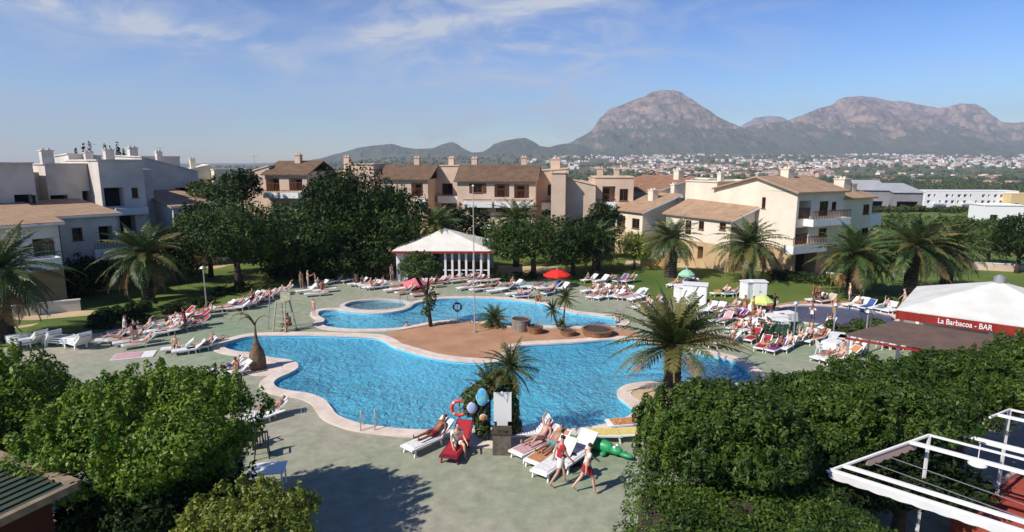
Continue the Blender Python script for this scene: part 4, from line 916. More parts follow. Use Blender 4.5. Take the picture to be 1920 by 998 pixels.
# cypress-like conifers behind the white complex
for i, (px, pt, w_) in enumerate([(143, 286, .8), (157, 279, .8), (168, 276, 1.0), (197, 279, .7), (206, 284, .6), (221, 277, .9), (232, 288, .8)]):
    X = atY(px, pt, 90); rg = np.random.default_rng(60+i); t_ = thing('conifer', 'dark pointed conifer in the row rising behind the tall white block roofs', 'tree', (X[0], 90, 0), 0, 'row of conifers behind the white block')
    h = X[2]; lob = [(0, 0, h*q, w_*(1.05-q)*1.9+.1, w_*(1.05-q)*1.9+.1, h*.09) for q in np.linspace(.45, .98, 12)]
    leaf_crown('crown', rg, lob, 1800, .35, leaf_dk, t_); b = MB(); b.tube([(0, 0, 0), (0, 0, h*.9)], [.2, .05], 6); b.build('trunk', bark, t_)
# ------------------------------------------------------------------ palms
pm = [palm_g, palm_y, palm_dry]
cr_big = [palm_crown_mesh(100+i, 3.3, 66, 46, .062, .50, pm, 1.4, -.75, (.75, 1.5)) for i in range(3)]
cr_far = [palm_crown_mesh(110+i, 3.1, 60, 32, .08, .50, pm, 1.35, -.8, (.8, 1.6)) for i in range(2)]
GP = 'date palms around the pool garden'
def palm(label, px, pyb, pyt, s, crown, rz, r=.38, group=GP, name='date_palm', tm=None):
    x, y = G(px, pyb); zt = atY(px, pyt, y)[2]; t_ = thing(name, label, 'palm', (x, y, 0), rz, group)
    palm_trunk(zt, r, tm or bark, t_); c = obj('crown', crown, t_); c.location = (0, 0, zt); c.scale = (s, s, s); return t_
palm('big date palm growing at the main pool edge, olive fronds spread over the water', 1260, 724, 646, 1.1, palm_crown_mesh(130, 3.05, 60, 46, .06, .48, [palm_y, palm_g, palm_dry], 1.5, .02, (.55, 1.05), .05), .4, .36)
palm('dense date palm with pale drooping lower fronds on the lawn by the white balcony', 278, 562, 478, 1.12, cr_big[0], 1.0, .42)
palm('huge date palm cut by the picture edge in front of the first white block', 12, 640, 508, 1.22, cr_big[1], 2.2, .42)
palm('date palm on the path before the cream wing with three windows', 1257, 520, 448, 1.0, cr_far[0], 0.3, .5)
palm('date palm in front of the blank sunlit wall', 1400, 528, 458, 1.18, cr_far[1], 1.9, .5)
palm('date palm behind the right pool, its fronds touching the lower balcony', 1598, 556, 478, 1.12, cr_big[2], 2.9, .45)
palm('full date palm with orange brown heart in the row behind the right pool', 1704, 556, 462, 1.15, cr_big[0], 4.1, .45)
palm('date palm at the end of the row, partly hidden by its fuller neighbour', 1772, 548, 464, 1.05, cr_far[0], 5.0, .4)
palm('date palm rising behind the pavilion roof', 818, 508, 420, .95, cr_far[1], .8, .3)
palm('date palm before the stacked brown balconies', 968, 500, 412, 1.05, cr_far[0], 3.3, .3)
palm('date palm with yellow hanging fronds beside the low dark tree', 1118, 508, 452, 1.05, cr_far[1], 4.4, .4)
palm('distant palm above the pink corner roof', 1196, 392, 356, 1.1, cr_far[0], 2.4, .3)

X = atY(1838, 440, 92); B = Bld('house', 'small low white house seen between the trees beyond the far lawn', 'building', X[:2], -10, MATS['plaster_bright'])
B.block(0, 5.5, 0, 4, 3.8, z0=-1, f=[(1, 2, 1.2, 2.4, 'win'), (3.4, 4.4, 0, 2.2, 'door')]); B.done()
# ------------------------------------------------------------------ foreground trees, hedges
def fg(name, label, cat, c, r, m, n, size, seed, k=70, tr=.16, small=.3, flat=-0.95, group='leafy trees below the camera'):
    return tree(name, label, cat, (c[0], c[1]), c[2], r, m, n, size, seed, k, tr, group, small, flat=flat)
def fgb(name, label, cat, box, Y, m, n, size, seed, k=60, small=.36, ry=2.3, tr=.16):
    px0, px1, py0, py1 = box; cx, cyy = (px0+px1)/2, (py0+py1)/2; X = atY(cx, cyy, Y); dep = Y*CP+(HC-X[2])*SP
    rx = (px1-px0)/2*dep/FPX/1.13; rv = (py1-py0)/2*dep/FPX/1.13; th = math.atan2(HC-X[2], Y); ry = min(ry, rx, rv*.75/math.sin(th)); rz = math.sqrt(max(.3, rv*rv-(ry*math.sin(th))**2))/math.cos(th)
    return fg(name, label, cat, (X[0], Y, X[2]), (rx, ry, rz), m, n, size, seed, k, tr, small)
fgb('bushy_tree', 'big bright green bushy tree in front of the deck, casting the large spiky shadow', 'tree', (70, 500, 680, 925), 14.3, leaf_fg, 100000, .105, 201, 60)
fgb('bushy_tree', 'dark bushy tree at the picture edge, just behind the bright one', 'tree', (-190, 130, 655, 900), 16.0, leaf_fg, 60000, .115, 202, 50)
fgb('bushy_tree', 'fill tree with shade-dark leaves added beneath the bright bushy crown beside the green roof', 'tree', (150, 470, 830, 1060), 13.4, leaf_dk, 26000, .12, 203)  # near-black leaves put in as the deep shade below the bright crown
fgb('lime_shrub', 'yellow green shrub lit by the sun at the bottom below the bushy tree', 'shrub', (335, 598, 900, 1060), 12.1, leaf_lime, 26000, .09, 204, 50, .34, 1.1, .08)
fgb('bushy_tree', 'dark green glossy tree whose crown covers the end of the sandy peninsula', 'tree', (1190, 1500, 708, 930), 13.8, leaf_r, 90000, .095, 205)
fgb('bushy_tree', 'low part of glossy tree crown behind the clipped hedge corner', 'tree', (1320, 1540, 745, 915), 15.0, leaf_r, 60000, .1, 206)
fgb('bushy_tree', 'glossy tree crown bridging the dark one and the middle one, next to the pool end', 'tree', (1400, 1640, 698, 850), 16.2, leaf_r, 50000, .10, 211)
fgb('bushy_tree', 'bush with shade-dark leaves added to fill the gap where the pergola valance begins', 'tree', (1440, 1680, 810, 960), 14.9, leaf_dk, 30000, .11, 212, ry=1.3)  # dark-leaved filler added to close the gap with shade
fgb('bushy_tree', 'middle glossy tree crown between the pool end and the white pergola', 'tree', (1500, 1800, 668, 840), 16.6, leaf_r, 66000, .105, 207)
fgb('bushy_tree', 'glossy tree crown directly below the brown awning', 'tree', (1690, 1930, 655, 800), 18.0, leaf_r, 52000, .11, 208)
fgb('bushy_tree', 'glossy tree crown touching the bar roof at the picture edge', 'tree', (1850, 2150, 622, 790), 19.5, leaf_r, 50000, .12, 209)
fgb('bushy_tree', 'tree with shade-dark leaves added as the shade under the white pergola beams', 'tree', (1560, 1830, 815, 960), 15.2, leaf_dk, 10000, .15, 210)  # added dark foliage standing for the shade below the pergola
def hedge(name, label, boxes, m, n, size, seed, group=None, cat='hedge'):
    rg = np.random.default_rng(seed); x0 = sum(b[0]+b[1] for b in boxes)/2/len(boxes); y0 = sum(b[2]+b[3] for b in boxes)/2/len(boxes)
    t_ = thing(name, label, cat, (x0, y0, 0), 0, group); VV = []; core = MB()
    tot = sum((b[1]-b[0])*(b[3]-b[2])+2*b[4]*((b[1]-b[0])+(b[3]-b[2])) for b in boxes)
    for b in boxes:
        a = (b[1]-b[0])*(b[3]-b[2])+2*b[4]*((b[1]-b[0])+(b[3]-b[2])); k = max(8, int(a*3.2)); lob = []
        for i in range(k):
            q = rg.random(3); f = rg.integers(0, 5)
            if f <= 2: q[2] = 1
            elif f == 3: q[rg.integers(0, 2)] = rg.integers(0, 2)
            else: q[1] = 0
            s_ = min(.55, .22+.25*rg.random())*min(1.2, b[4]/1.2+.3)
            lob.append((b[0]+(b[1]-b[0])*q[0]-x0, b[2]+(b[3]-b[2])*q[1]-y0, max(.15, b[4]*q[2]-s_*.7), s_, s_, s_*.8))
        VV.append(leaves(rg, lob, int(n*a/tot), size, .15, .3))
        if b is boxes[0]: core.box(b[0]+.25-x0, b[1]-.25-x0, b[2]+.25-y0, b[3]-.25-y0, 0, max(.1, b[4]-.35))
    o = obj('foliage', np_mesh('foliage', np.concatenate(VV), 4, [m]), t_); core.build('opaque_core', bark, t_); return t_  # solid bark-coloured box added inside the leaves to keep the hedge opaque
hedge('clipped_hedge', 'broad clipped hedge filling the bottom of the view left of the white pergola', [(2.75, 6.0, 8.2, 13.2, 3.35), (6.0, 7.6, 8.0, 13.0, 3.1), (7.6, 8.8, 8.0, 11.6, 2.3)], leaf_r, 160000, .085, 220)
def lowhedge(label, pa, pb, wd, h, m, seed, n=2500, size=.16):
    a, b = Vector((*G(*pa), 0)), Vector((*G(*pb), 0)); k = max(1, int((b-a).length/1.6)); bx = []
    for i in range(k):
        c = a.lerp(b, (i+.5)/k); e = max(abs((b-a).x)/k/2, wd/2)+.1; g_ = max(abs((b-a).y)/k/2, wd/2)
        bx.append((c.x-e, c.x+e, c.y-g_, c.y+g_, h))
    return hedge('low_hedge', label, bx, m, n, size, seed, 'low hedges edging the lawns')
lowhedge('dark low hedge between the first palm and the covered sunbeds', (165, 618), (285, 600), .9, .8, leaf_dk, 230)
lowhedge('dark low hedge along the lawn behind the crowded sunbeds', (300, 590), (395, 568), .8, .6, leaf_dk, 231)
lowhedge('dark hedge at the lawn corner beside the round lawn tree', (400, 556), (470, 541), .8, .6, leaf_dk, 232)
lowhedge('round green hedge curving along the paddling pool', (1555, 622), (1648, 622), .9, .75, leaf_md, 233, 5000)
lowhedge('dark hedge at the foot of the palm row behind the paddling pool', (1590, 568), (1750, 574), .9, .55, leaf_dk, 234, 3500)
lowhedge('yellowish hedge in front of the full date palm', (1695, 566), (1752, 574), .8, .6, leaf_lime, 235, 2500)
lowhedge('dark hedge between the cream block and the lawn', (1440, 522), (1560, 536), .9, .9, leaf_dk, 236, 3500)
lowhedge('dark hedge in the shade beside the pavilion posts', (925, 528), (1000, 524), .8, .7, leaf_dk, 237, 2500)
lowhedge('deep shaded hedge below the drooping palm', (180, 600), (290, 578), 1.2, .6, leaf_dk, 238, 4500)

# ------------------------------------------------------------------ small pool plants
def spiky(name, label, px, pyb, stems, seed, m=None, cat='plant', group=None):
    """stems: list of (dx, dy, height, crown scale)"""
    x, y = G(px, pyb); t_ = thing(name, label, cat, (x, y, 0), 0, group); cm = palm_crown_mesh(seed, .95, 44, 12, .05, .09, m or pm, 1.5, -.9, (.2, .7), .1, .03)
    for i, (dx, dy, h, s) in enumerate(stems):
        b = MB(); b.tube([(dx*.3, dy*.3, 0), (dx*.8, dy*.8, h*.6), (dx, dy, h)], [.09, .06, .05], 7); b.build('trunk', bark_pale, t_)
        c = obj('crown', cm, t_); c.location = (dx, dy, h); c.scale = (s, s, s); c.rotation_euler = (0, 0, i)
    return t_
spiky('spiky_plant', 'two-headed spiky plant with thin stems at the back edge of the terracotta island', 1052, 616, [(.25, 0, 2.0, 1.05), (-.55, .1, 1.25, .85), (.0, -.3, .35, .6)], 140)
# low fan palm in a round pot
x, y = G(926, 612); t_ = thing('bushy_palm', 'low bushy palm behind the flagpole on the island', 'palm', (x, y, 0)); b = MB(); b.lathe([(.3, 0), (.42, .1), (.36, .45)], 12); b.build('trunk', bark, t_)
c = obj('crown', palm_crown_mesh(141, 1.25, 44, 16, .05, .26, pm, 1.4, -.5, (.6, 1.3), .1, .05), t_); c.location = (0, 0, .5)
# island tree with round crown and climbing shoots
x, y = G(808, 613); t_ = thing('island_tree', 'slim tree with round dark crown and leafy shoots halfway up its trunk, on the island', 'tree', (x, y, 0))
rg = np.random.default_rng(31); b = MB(); b.tube([(0, 0, 0), (-.12, 0, 1.1), (-.22, 0, 2.1), (-.75, 0, 3.2)], [.14, .11, .10, .06], 8); b.tube([(-.22, 0, 2.1), (-.05, .1, 3.4)], [.09, .05], 6); b.tube([(-.22, 0, 2.0), (-.95, -.1, 3.4)], [.06, .04], 6); b.build('trunk', bark, t_, True)
leaf_crown('crown', rg, lobes_for(rg, (-.62, 0, 3.75), (1.3, 1.1, .95), 40, .36), 6500, .15, leaf_md, t_)
leaf_crown('shoots', rg, [(-.1, 0, 1.5, .45, .3, .5), (-.3, 0, 1.0, .35, .3, .3), (.15, 0, 1.95, .3, .3, .4)], 700, .16, leaf_md, t_)
# swollen trunk palm with thin dry arching fronds
x, y = G(484, 692); t_ = thing('bottle_palm', 'fat trunked palm with a few dry arching fronds on the round pad by the pool', 'palm', (x, y, 0))
b = MB(); b.lathe([(.37, 0), (.42, .15), (.40, .6), (.34, .95), (.22, 1.2), (.11, 1.5), (.06, 1.9), (.04, 2.4)], 18); b.build('trunk', mat('trunk_ringed', (.20, .13, .08), .85, (.10, .065, .045), 5, .8, 9), t_, True)
rg = np.random.default_rng(77); VV = []
for az, L_, dr, e0 in ((2.9, 2.1, 2.6, 1.45), (3.3, 1.7, 2.9, 1.3), (2.5, 1.8, 3.0, 1.2), (.3, 1.1, 2.6, 1.3), (4.2, 1.3, 2.7, 1.3)):
    VV.append(frond(rg, L_, e0, dr, 16, .02, .16, az))
c = obj('fronds', np_mesh('fronds', np.concatenate(VV), 4, [palm_dry]), t_); c.location = (0, 0, 2.3)
# flagpole
x, y = G(890, 624); t_ = thing('flagpole', 'tall thin pale pole standing on the terracotta island', 'pole', (x, y, 0)); b = MB(); b.tube([(0, 0, .1), (0, 0, 5), (0, 0, 9.0)], [.04, .034, .024], 10); b.build('mast', mat('mast_paint', (.45, .38, .33), .5), t_); b = MB(); b.lathe([(.16, 0), (.16, .1), (.07, .14)], 14); b.build('base', metal, t_); b = MB(); b.ell((0, 0, 9.05), (.07, .07, .07)); b.build('finial', white, t_)
# life rings on posts
def ring(label, px, pyb, pyc, m1_, R_=.36, hs=1.0):
    x, y = G(px, pyb); z = atY(px, pyc, y)[2]; t_ = thing('life_ring_stand', label, 'life ring', (x, y, 0)); b = MB(); b.tube([(0, .06, 0), (0, .06, z+R_+.1)], .03, 8); b.build('post', metal, t_)
    b = MB(); b.torus((0, 0, z), R_*.8, R_*.2); r_ = b.build('ring', m1_, t_, True); b = MB()
    for q in range(4):
        a = PI/4+q*PI/2; b.torus((math.cos(a)*R_*.8, 0, z+math.sin(a)*R_*.8), .001, R_*.225, n=6)
    b.build('bands', white, r_)
ring('dark life ring on a post at the back edge of the island', 858, 607, 576, mat('ring_navy', (.02, .03, .08), .5), .32)
ring('red and white life ring on a post at the near pool edge', 862, 812, 765, CLOTH['red'] if False else mat('ring_red', (.68, .10, .06), .5), .37)
# pots
for (px, py, r1, h, lab) in ((977, 612, .62, .75, 'grey drum planter on the island by the bushy palm'), (1003, 617, .5, .42, 'low terracotta planter beside the grey drum planter'), (1120, 621, .95, .4, 'wide terracotta planter near the island tip'), (1065, 621, .5, .3, 'brown bowl planter under the spiky plant')):
    x, y = G(px, py+8); t_ = thing('planter', lab, 'planter', (x, y, 0.03)); mm = mat('drum_grey', (.30, .26, .22), .8, (.2, .17, .14), 4) if 'grey' in lab and 'beside' not in lab else mat('pot_terracotta', (.30, .15, .08), .8, (.22, .11, .06), 4)
    b = MB(); b.lathe([(r1*.88, 0), (r1, h*.9), (r1*1.04, h*.92), (r1*1.04, h), (r1*.9, h), (r1*.9, h-.08)], 20); b.build('pot', mm, t_); b = MB(); b.lathe([(r1*.9, h-.1), (r1*.85, h-.06)], 16); b.build('soil', bark, t_)
# pool ladders / hand rails
def ladder(label, px, py, ang):
    x, y = G(px, py); t_ = thing('pool_ladder', label, 'pool ladder', (x, y, 0.05), ang, 'steel pool ladders'); 
    for s_ in (-.27, .27):
        b = MB(); b.tube([(s_, -.35, 0), (s_, -.3, .55), (s_, -.1, .75), (s_, .15, .6), (s_, .22, .1), (s_, .22, -.9)], .025, 7); b.build('handrail', metal, t_)
    b = MB(); [b.box(-.27, .27, .19, .27, -z-.02, -z+.02) for z in (.2, .45, .7)]; b.build('steps', metal, t_)
ladder('steel ladder at the near edge of the main pool', 692, 803, .1); ladder('steel ladder at the right end of the upper pool', 1160, 604, -1.2)
ladder('steel ladder where the round pool meets the upper pool', 757, 566, 3.3)

# ------------------------------------------------------------------ pavilion
x0, y0 = atY(745, 520, 52)[0], 52.0; wP = 8.3
t_ = thing('pavilion', 'white open pavilion with pale hipped roof, red eave trim and slim white posts', 'pavilion', (x0, y0, 0), 0)
dP = 7.0; zE = 2.75; ap = (wP/2-.25, dP/2, 4.35)
b = MB(); ov = .35; E = [(-ov, -ov, zE), (wP+ov, -ov, zE), (wP+ov, dP+ov, zE), (-ov, dP+ov, zE)]
k = 8
for i in range(4):
    A_, B_ = Vector(E[i]), Vector(E[(i+1) % 4]); P = Vector(ap)
    for j in range(k):
        f0, f1 = j/k, (j+1)/k; z0_, z1_ = f0**1.12, f1**1.12
        def q(p, f, zf): r_ = p.lerp(P, f); r_.z = zE+(P.z-zE)*zf; return tuple(r_)
        b.add([q(A_, f0, z0_), q(B_, f0, z0_), q(B_, f1, z1_), q(A_, f1, z1_)], [(0, 1, 2, 3)])
b.add(E, [(0, 3, 2, 1)])
b.build('roof', mat('roof_canvas', (.74, .71, .62), .8, (.66, .62, .53), .8), t_)
b = MB()
for i in range(4): A_, B_ = Vector(E[i]), Vector(E[(i+1) % 4]); b.bar(A_-Vector((0, 0, .1)), B_-Vector((0, 0, .1)), .08, .2)
b.build('eave_trim', redp, t_)
for px in (748, 835, 848, 861, 874, 888, 902, 916):
    xx = atY(px, 500, y0)[0]-x0; b = MB(); b.box(xx-.09, xx+.09, 0, .18, 0, zE-.21); b.build('post', white, t_)
for xx in (.05, wP-.05):
    b = MB(); b.box(xx-.09, xx+.09, dP-.2, dP, 0, zE-.21); b.build('post', white, t_)
b = MB(); b.box(.2, wP-.2, .07, .11, .95, 1.03); b.box(wP*.5, wP-.2, .07, .11, .35, .4); b.build('rail', white, t_)
b = MB(); b.box(-.1, .9, .25, .33, 0, zE-.21); b.box(-.1, -.02, .33, dP, 0, zE-.21); b.box(wP*.3, wP-.1, dP-.3, dP-.2, 0, zE-.21); b.build('wall', white, t_)
b = MB(); b.box(1.3, wP-.5, 3.0, 3.6, 0, 1.1); b.build('counter', wood, t_)
for i, (px, lab) in enumerate(((703, 'orange brown wooden crate closer to the dark trees'), (724, 'orange brown wooden crate closer to the pavilion'))):
    xx = atY(px, 505, 54)[0]; t2 = thing('wooden_crate', lab, 'crate', (xx, 54, 0), .1*i); b = MB(); b.box(-.45, .45, -.4, .4, 0, 1.15)
    b.build('body', woodl, t2); b = MB()
    for q in range(4): b.box(-.47, .47, -.43, -.405, .1+q*.28, .14+q*.28)
    b.box(-.5, -.4, -.46, -.43, 0, 1.18); b.box(.4, .5, -.46, -.43, 0, 1.18); b.build('battens', wood, t2)

# ------------------------------------------------------------------ bar with white roof and red sign board
O = Vector((*G(1685, 583, 3.05), 0)); E2 = Vector((*G(1905, 613, 3.05), 0)); ang = math.atan2(E2.y-O.y, E2.x-O.x); S = 7.4
t_ = thing('bar_pavilion', 'poolside bar with white pyramid roof and a red lettered board along its eave', 'bar', O, ang)
b = MB(); E = [(-.1, -.02, 3.12), (S, -.02, 3.12), (S, S, 3.12), (-.1, S, 3.12)]; ap = (S/2, S/2, 4.5); b.hexa([(x, y, z-.05) for x, y, z in E], E)
for i in range(4): b.add([E[i], E[(i+1) % 4], ap], [(0, 1, 2)])
b.build('roof', mat('roof_white', (.70, .69, .62), .7, (.60, .59, .53), .9), t_)
b = MB(); b.lathe([(.25, 0), (.25, .28), (.1, .42)], 12, (S/2, S/2, 4.4)); b.build('vent', metal, t_)
b = MB(); b.box(0, S, -.10, -.03, 2.65, 3.06); fas = b.build('sign_board', redp, t_); b = MB(); b.box(-.09, -.02, -.1, S, 2.62, 3.06); b.build('side_board', redp, t_)
cu_ = bpy.data.curves.new('t', 'FONT'); cu_.body = 'La Barbacoa - BAR'; cu_.size = .37; cu_.extrude = .006; cu_.offset = .004; to = bpy.data.objects.new('t', cu_); COL.objects.link(to)
dg = bpy.context.evaluated_depsgraph_get(); me = bpy.data.meshes.new_from_object(to.evaluated_get(dg)); bpy.data.objects.remove(to); me.materials.clear(); me.materials.append(white)
lo = obj('lettering', me, fas); lo.rotation_euler = (PI/2, 0, 0); lo.location = (1.65, -.115, 2.74)
w_t = max(v.co.x for v in me.vertices); lo.scale = (2.1/w_t, 1, 1)
for (xx, yy) in ((.15, .15), (S-.15, .15), (S-.15, S-.15), (.15, S-.15), (S/2, .15)):
    b = MB(); b.box(xx-.08, xx+.08, yy-.08, yy+.08, 0, 3.06); b.build('post', white, t_)
b = MB(); b.box(.6, S-.6, 1.4, 1.9, 0, 1.1); b.build('counter', wood, t_); b = MB(); b.box(.5, S-.5, S-.9, S-.7, 0, 3.0); b.build('wall', wallc, t_)
t_ = thing('awning', 'flat brown awning spread in front of the red lettered board', 'awning', O, ang)
b = MB(); b.hexa([(-1.7, -3.3, 2.2), (4.6, -3.6, 2.2), (4.6, -.12, 2.50), (-.1, -.12, 2.50)], [(-1.7, -3.3, 2.24), (4.6, -3.6, 2.24), (4.6, -.12, 2.54), (-.1, -.12, 2.54)]); b.build('canvas', mat('awning_brown', (.15, .10, .075), .85, (.11, .075, .06), 1.5, .2), t_)
for xx, yy in ((-1.5, -3.2), (1, -3.3), (4.4, -3.5)): b = MB(); b.box(xx-.04, xx+.04, yy-.04, yy+.04, 0, 2.2); b.build('post', metal, t_)
b = MB(); b.box(-1.6, 4.6, -3.70, -3.62, 2.1, 2.2); b.build('valance', redp, t_)

# ------------------------------------------------------------------ pergola over the red terrace
t_ = thing('pergola', 'white steel pergola frame with scalloped canvas valance over the red terrace', 'pergola', (7.8, 13.6, 0))
fd = Vector((.73, -.684, 0)); rd = Vector((2.8, .6, .65)); F0 = Vector((0, 0, 3.0)); LF = 6.5
def pb(nm, a, c_, w_, h_=None, m=white): b = MB(); b.bar(a, c_, w_, h_); return b.build(nm, m, t_)
# eave valance (canvas board with wavy lower edge)
b = MB(); n = 60
for i in range(n):
    p, q = F0+fd*(LF*i/n), F0+fd*(LF*(i+1)/n); d0 = .17+.03*abs(math.sin(i*.8)); d1 = .17+.03*abs(math.sin((i+1)*.8)); nn = Vector((.684, .73, 0))*.03
    b.hexa([tuple(p-Vector((0, 0, d0))), tuple(q-Vector((0, 0, d1))), tuple(q-Vector((0, 0, d1))+nn), tuple(p-Vector((0, 0, d0))+nn)], [tuple(p), tuple(q), tuple(q+nn), tuple(p+nn)])
b.build('valance', mat('canvas_white', (.74, .73, .70), .8, (.66, .65, .62), 2), t_)
pb('eave_beam', F0+Vector((.03, .04, .02)), F0+fd*LF+Vector((.03, .04, .02)), .06)
def onr(q): return F0+rd*q
pb('rake_beam', onr(-.02), onr(1), .05)
for q, w_ in ((.14, .08), (.80, .085), (1.0, .05)): pb('purlin', onr(q), onr(q)+fd*LF, w_, w_)
pb('purlin', onr(1)+Vector((.5, .75, -.12)), onr(1)+Vector((.5, .75, -.12))+fd*LF, .07)
pb('post', onr(1)+Vector((0, 0, -3.6)), onr(1), .06)
b = MB()
for i in range(30):
    q0, q1 = .38+.5*i/30, .38+.5*(i+1)/30; p, q = onr(q0), onr(q1); d0 = .22+.06*abs(math.sin(i*.6)); d1 = .22+.06*abs(math.sin((i+1)*.6)); nn = Vector((-.02, .03, 0))
    b.hexa([tuple(p-Vector((0, 0, d0))), tuple(q-Vector((0, 0, d1))), tuple(q-Vector((0, 0, d1))+nn), tuple(p-Vector((0, 0, d0))+nn)], [tuple(p), tuple(q), tuple(q+nn), tuple(p+nn)])
b.build('side_valance', mat('canvas_pinkish', (.42, .30, .26), .8), t_)
for q in (.45, .62): pb('cable', onr(q)+Vector((0, 0, -.25)), onr(q)+fd*4.6+Vector((0, 0, -.6)), .015, .015, metal)
# second bay behind
P2 = Vector((*atY(1893.6, 768, 15.6),))-Vector((7.8, 13.6, 0)); A2 = Vector(atY(1856, 783, 14.9))-Vector((7.8, 13.6, 0))
pb('rake_beam', A2, P2, .05); pb('purlin', P2, P2+fd*3, .05); pb('purlin', A2.lerp(P2, .35), A2.lerp(P2, .35)+fd*3, .07); pb('post', P2, Vector((P2.x, P2.y, 1.1)), .06)
pb('purlin', Vector(atY(1786, 815, 15.0))-Vector((7.8, 13.6, 0)), Vector(atY(1786, 815, 15.0))-Vector((7.8, 13.6, 0))+fd*3.5, .07)
# pendant lamp
lp = Vector(atY(1833, 868, 14.0)); t2 = thing('pendant_lamp', 'white bell shaped lamp hanging from a pergola beam', 'lamp', (lp.x, lp.y, lp.z)); b = MB(); b.lathe([(.04, .12), (.10, .08), (.2, -.02), (.21, -.05), (.02, -.04)], 16); b.build('shade', plastic, t2, True); b = MB(); b.tube([(0, 0, .1), (0, 0, .5)], .012, 6); b.build('cord', white, t2); b = MB(); b.ell((0, 0, -.06), (.06, .06, .06)); b.build('bulb', plastic, t2, True)
# red terrace
redt = mat('red_terrace', (.36, .075, .045), .8, (.28, .055, .035), .8, .1)
t2 = thing('raised_terrace', 'raised red floored terrace with low rim under the pergola', 'terrace', (0, 0, 0)); b = MB()
tp = [G(1786, 955, 1.07), G(1903, 891, 1.07), (22, 17.5), (22, 6), (13.5, 6)]; b.prism([tuple(p) for p in tp[::-1]], 0, 1.07); b.build('floor', redt, t2)
b = MB(); b.bar((*tp[0], 1.13), (*tp[1], 1.13), .12, .12); b.build('rim', mat('rim_pinkish', (.45, .33, .28), .8), t2)
b = MB(); b.bar((*G(1860, 930, 1.1), 1.1), (19, 12.4, 1.1), .1, .06); b.bar((*G(1850, 940, 1.1), 1.1), (18, 12.0, 1.1), .05, .05); b.build('floor_joint', redp, t2)
# garden lamp posts
def lamp(label, x, y, h, globe=True, m=white):
    t_ = thing('lamp_post', label, 'lamp post', (x, y, 0), 0, 'thin lamp posts of the garden'); b = MB(); b.tube([(0, 0, 0), (0, 0, h)], .045, 8); b.build('pole', m, t_); b = MB()
    if globe: b.ell((0, 0, h+.15), (.2, .2, .2)); b.build('globe', plastic, t_, True)
    else: b.lathe([(.05, 0), (.2, .08), (.12, .2), (.02, .25)], 12, (0, 0, h)); b.build('lantern', m, t_)
lamp('white globe lamp rising between the glossy tree crowns', *G(1627, 915)[:2], 3.3)

for px, pyb, pyt, lab in ((388, 584, 505, 'dark lamp post on the lawn by the drooping palm'), (1487, 640, 572, 'thin grey post among the covered tables'), (1561, 640, 575, 'thin post in front of the grey paddling pool'), (1620, 665, 588, 'left one of two thin posts before the brown awning'), (1627, 662, 590, 'right one of two thin posts before the brown awning')):
    x, y = G(px, pyb); lamp(lab, x, y, atY(px, pyt, y)[2], False, metal)
# green roof lower corner
t_ = thing('kiosk', 'low building with mossy green corrugated roof and red brown wall at the bottom corner', 'kiosk', (0, 0, 0)); zr = 3.6
c0, c1, c2 = [Vector((*G(px, py, zr), zr)) for px, py in ((143, 910), (0, 857), (0, 978))]
c1 = c0+(c1-c0)*2.2; c2 = c0+(c2-c0)*2.6; c3 = c1+(c2-c0); b = MB(); dn = Vector((0, 0, -.12)); up = Vector((0, 0, .9))*0
b.hexa([tuple(p+dn) for p in (c0, c1, c3, c2)], [tuple(p) for p in (c0, c1, c3, c2)]); 
rm = mat('roof_green', (.035, .06, .045), .8, (.07, .08, .045), 1.4, .3, 10); b.build('roof', rm, t_)
b = MB()
for q in range(26):
    a_ = c0.lerp(c1, (q+.5)/26); b.bar(a_+Vector((0, 0, .02)), a_+(c2-c0)+Vector((0, 0, .02)), .05, .04)
b.build('roof_ribs', rm, t_)
b = MB(); b.bar(c0+Vector((0, 0, .03)), c1+Vector((0, 0, .03)), .2, .1); b.bar(c0, c2, .14, .16); b.build('eave_edge', mat('edge_tan', (.30, .22, .15), .9, (.2, .15, .1), 4), t_)
i_ = (c1-c0).normalized()*.35+(c2-c0).normalized()*.35; P = [c0+i_, c1+i_, c3, c2+i_]; b = MB(); b.hexa([(p.x, p.y, 0) for p in P], [(p.x, p.y, zr-.14) for p in P]); b.build('wall', mat('wall_redbrown', (.07, .02, .012), .9), t_)

# ------------------------------------------------------------------ terrace walls on the left
def lowwall(label, pa, pb_, h, th=.18, m=wallw, z=0):
    a = Vector((*G(*pa), 0)); c_ = Vector((*G(*pb_), 0)); t_ = thing('garden_wall', label, 'wall', a, math.atan2((c_-a).y, (c_-a).x)); ln = (c_-a).length; b = MB(); b.box(0, ln, 0, th, z, h); b.build('body', m, t_); b = MB(); b.box(-.04, ln+.04, -.03, th+.03, h+.001, h+.06); b.build('coping', white, t_)
lowwall('low cream wall behind the first palm on the sand coloured terrace', (20, 596), (76, 590), .75, m=wallc); lowwall('low white wall running to the shaded lawn', (78, 590), (152, 583), .8)
lowwall('low tan wall behind the lawn under the white wing', (367, 498), (432, 493), .55, m=tanb)
lowwall('orange low wall behind the palm beside the cream wing', (1200, 503), (1245, 505), 1.0, m=mat('wall_orange', (.62, .36, .13), .9)); lowwall('orange low wall between the cream block and the palm row', (1548, 531), (1595, 536), .9, m=MATS['wall_orange']); lowwall('pinkish garden wall beyond the far lawn', (1825, 506), (1905, 510), .7, m=wallp)
lowwall('cream wall panels under the pink balconies', (690, 470), (752, 472), 1.2, m=wallc)
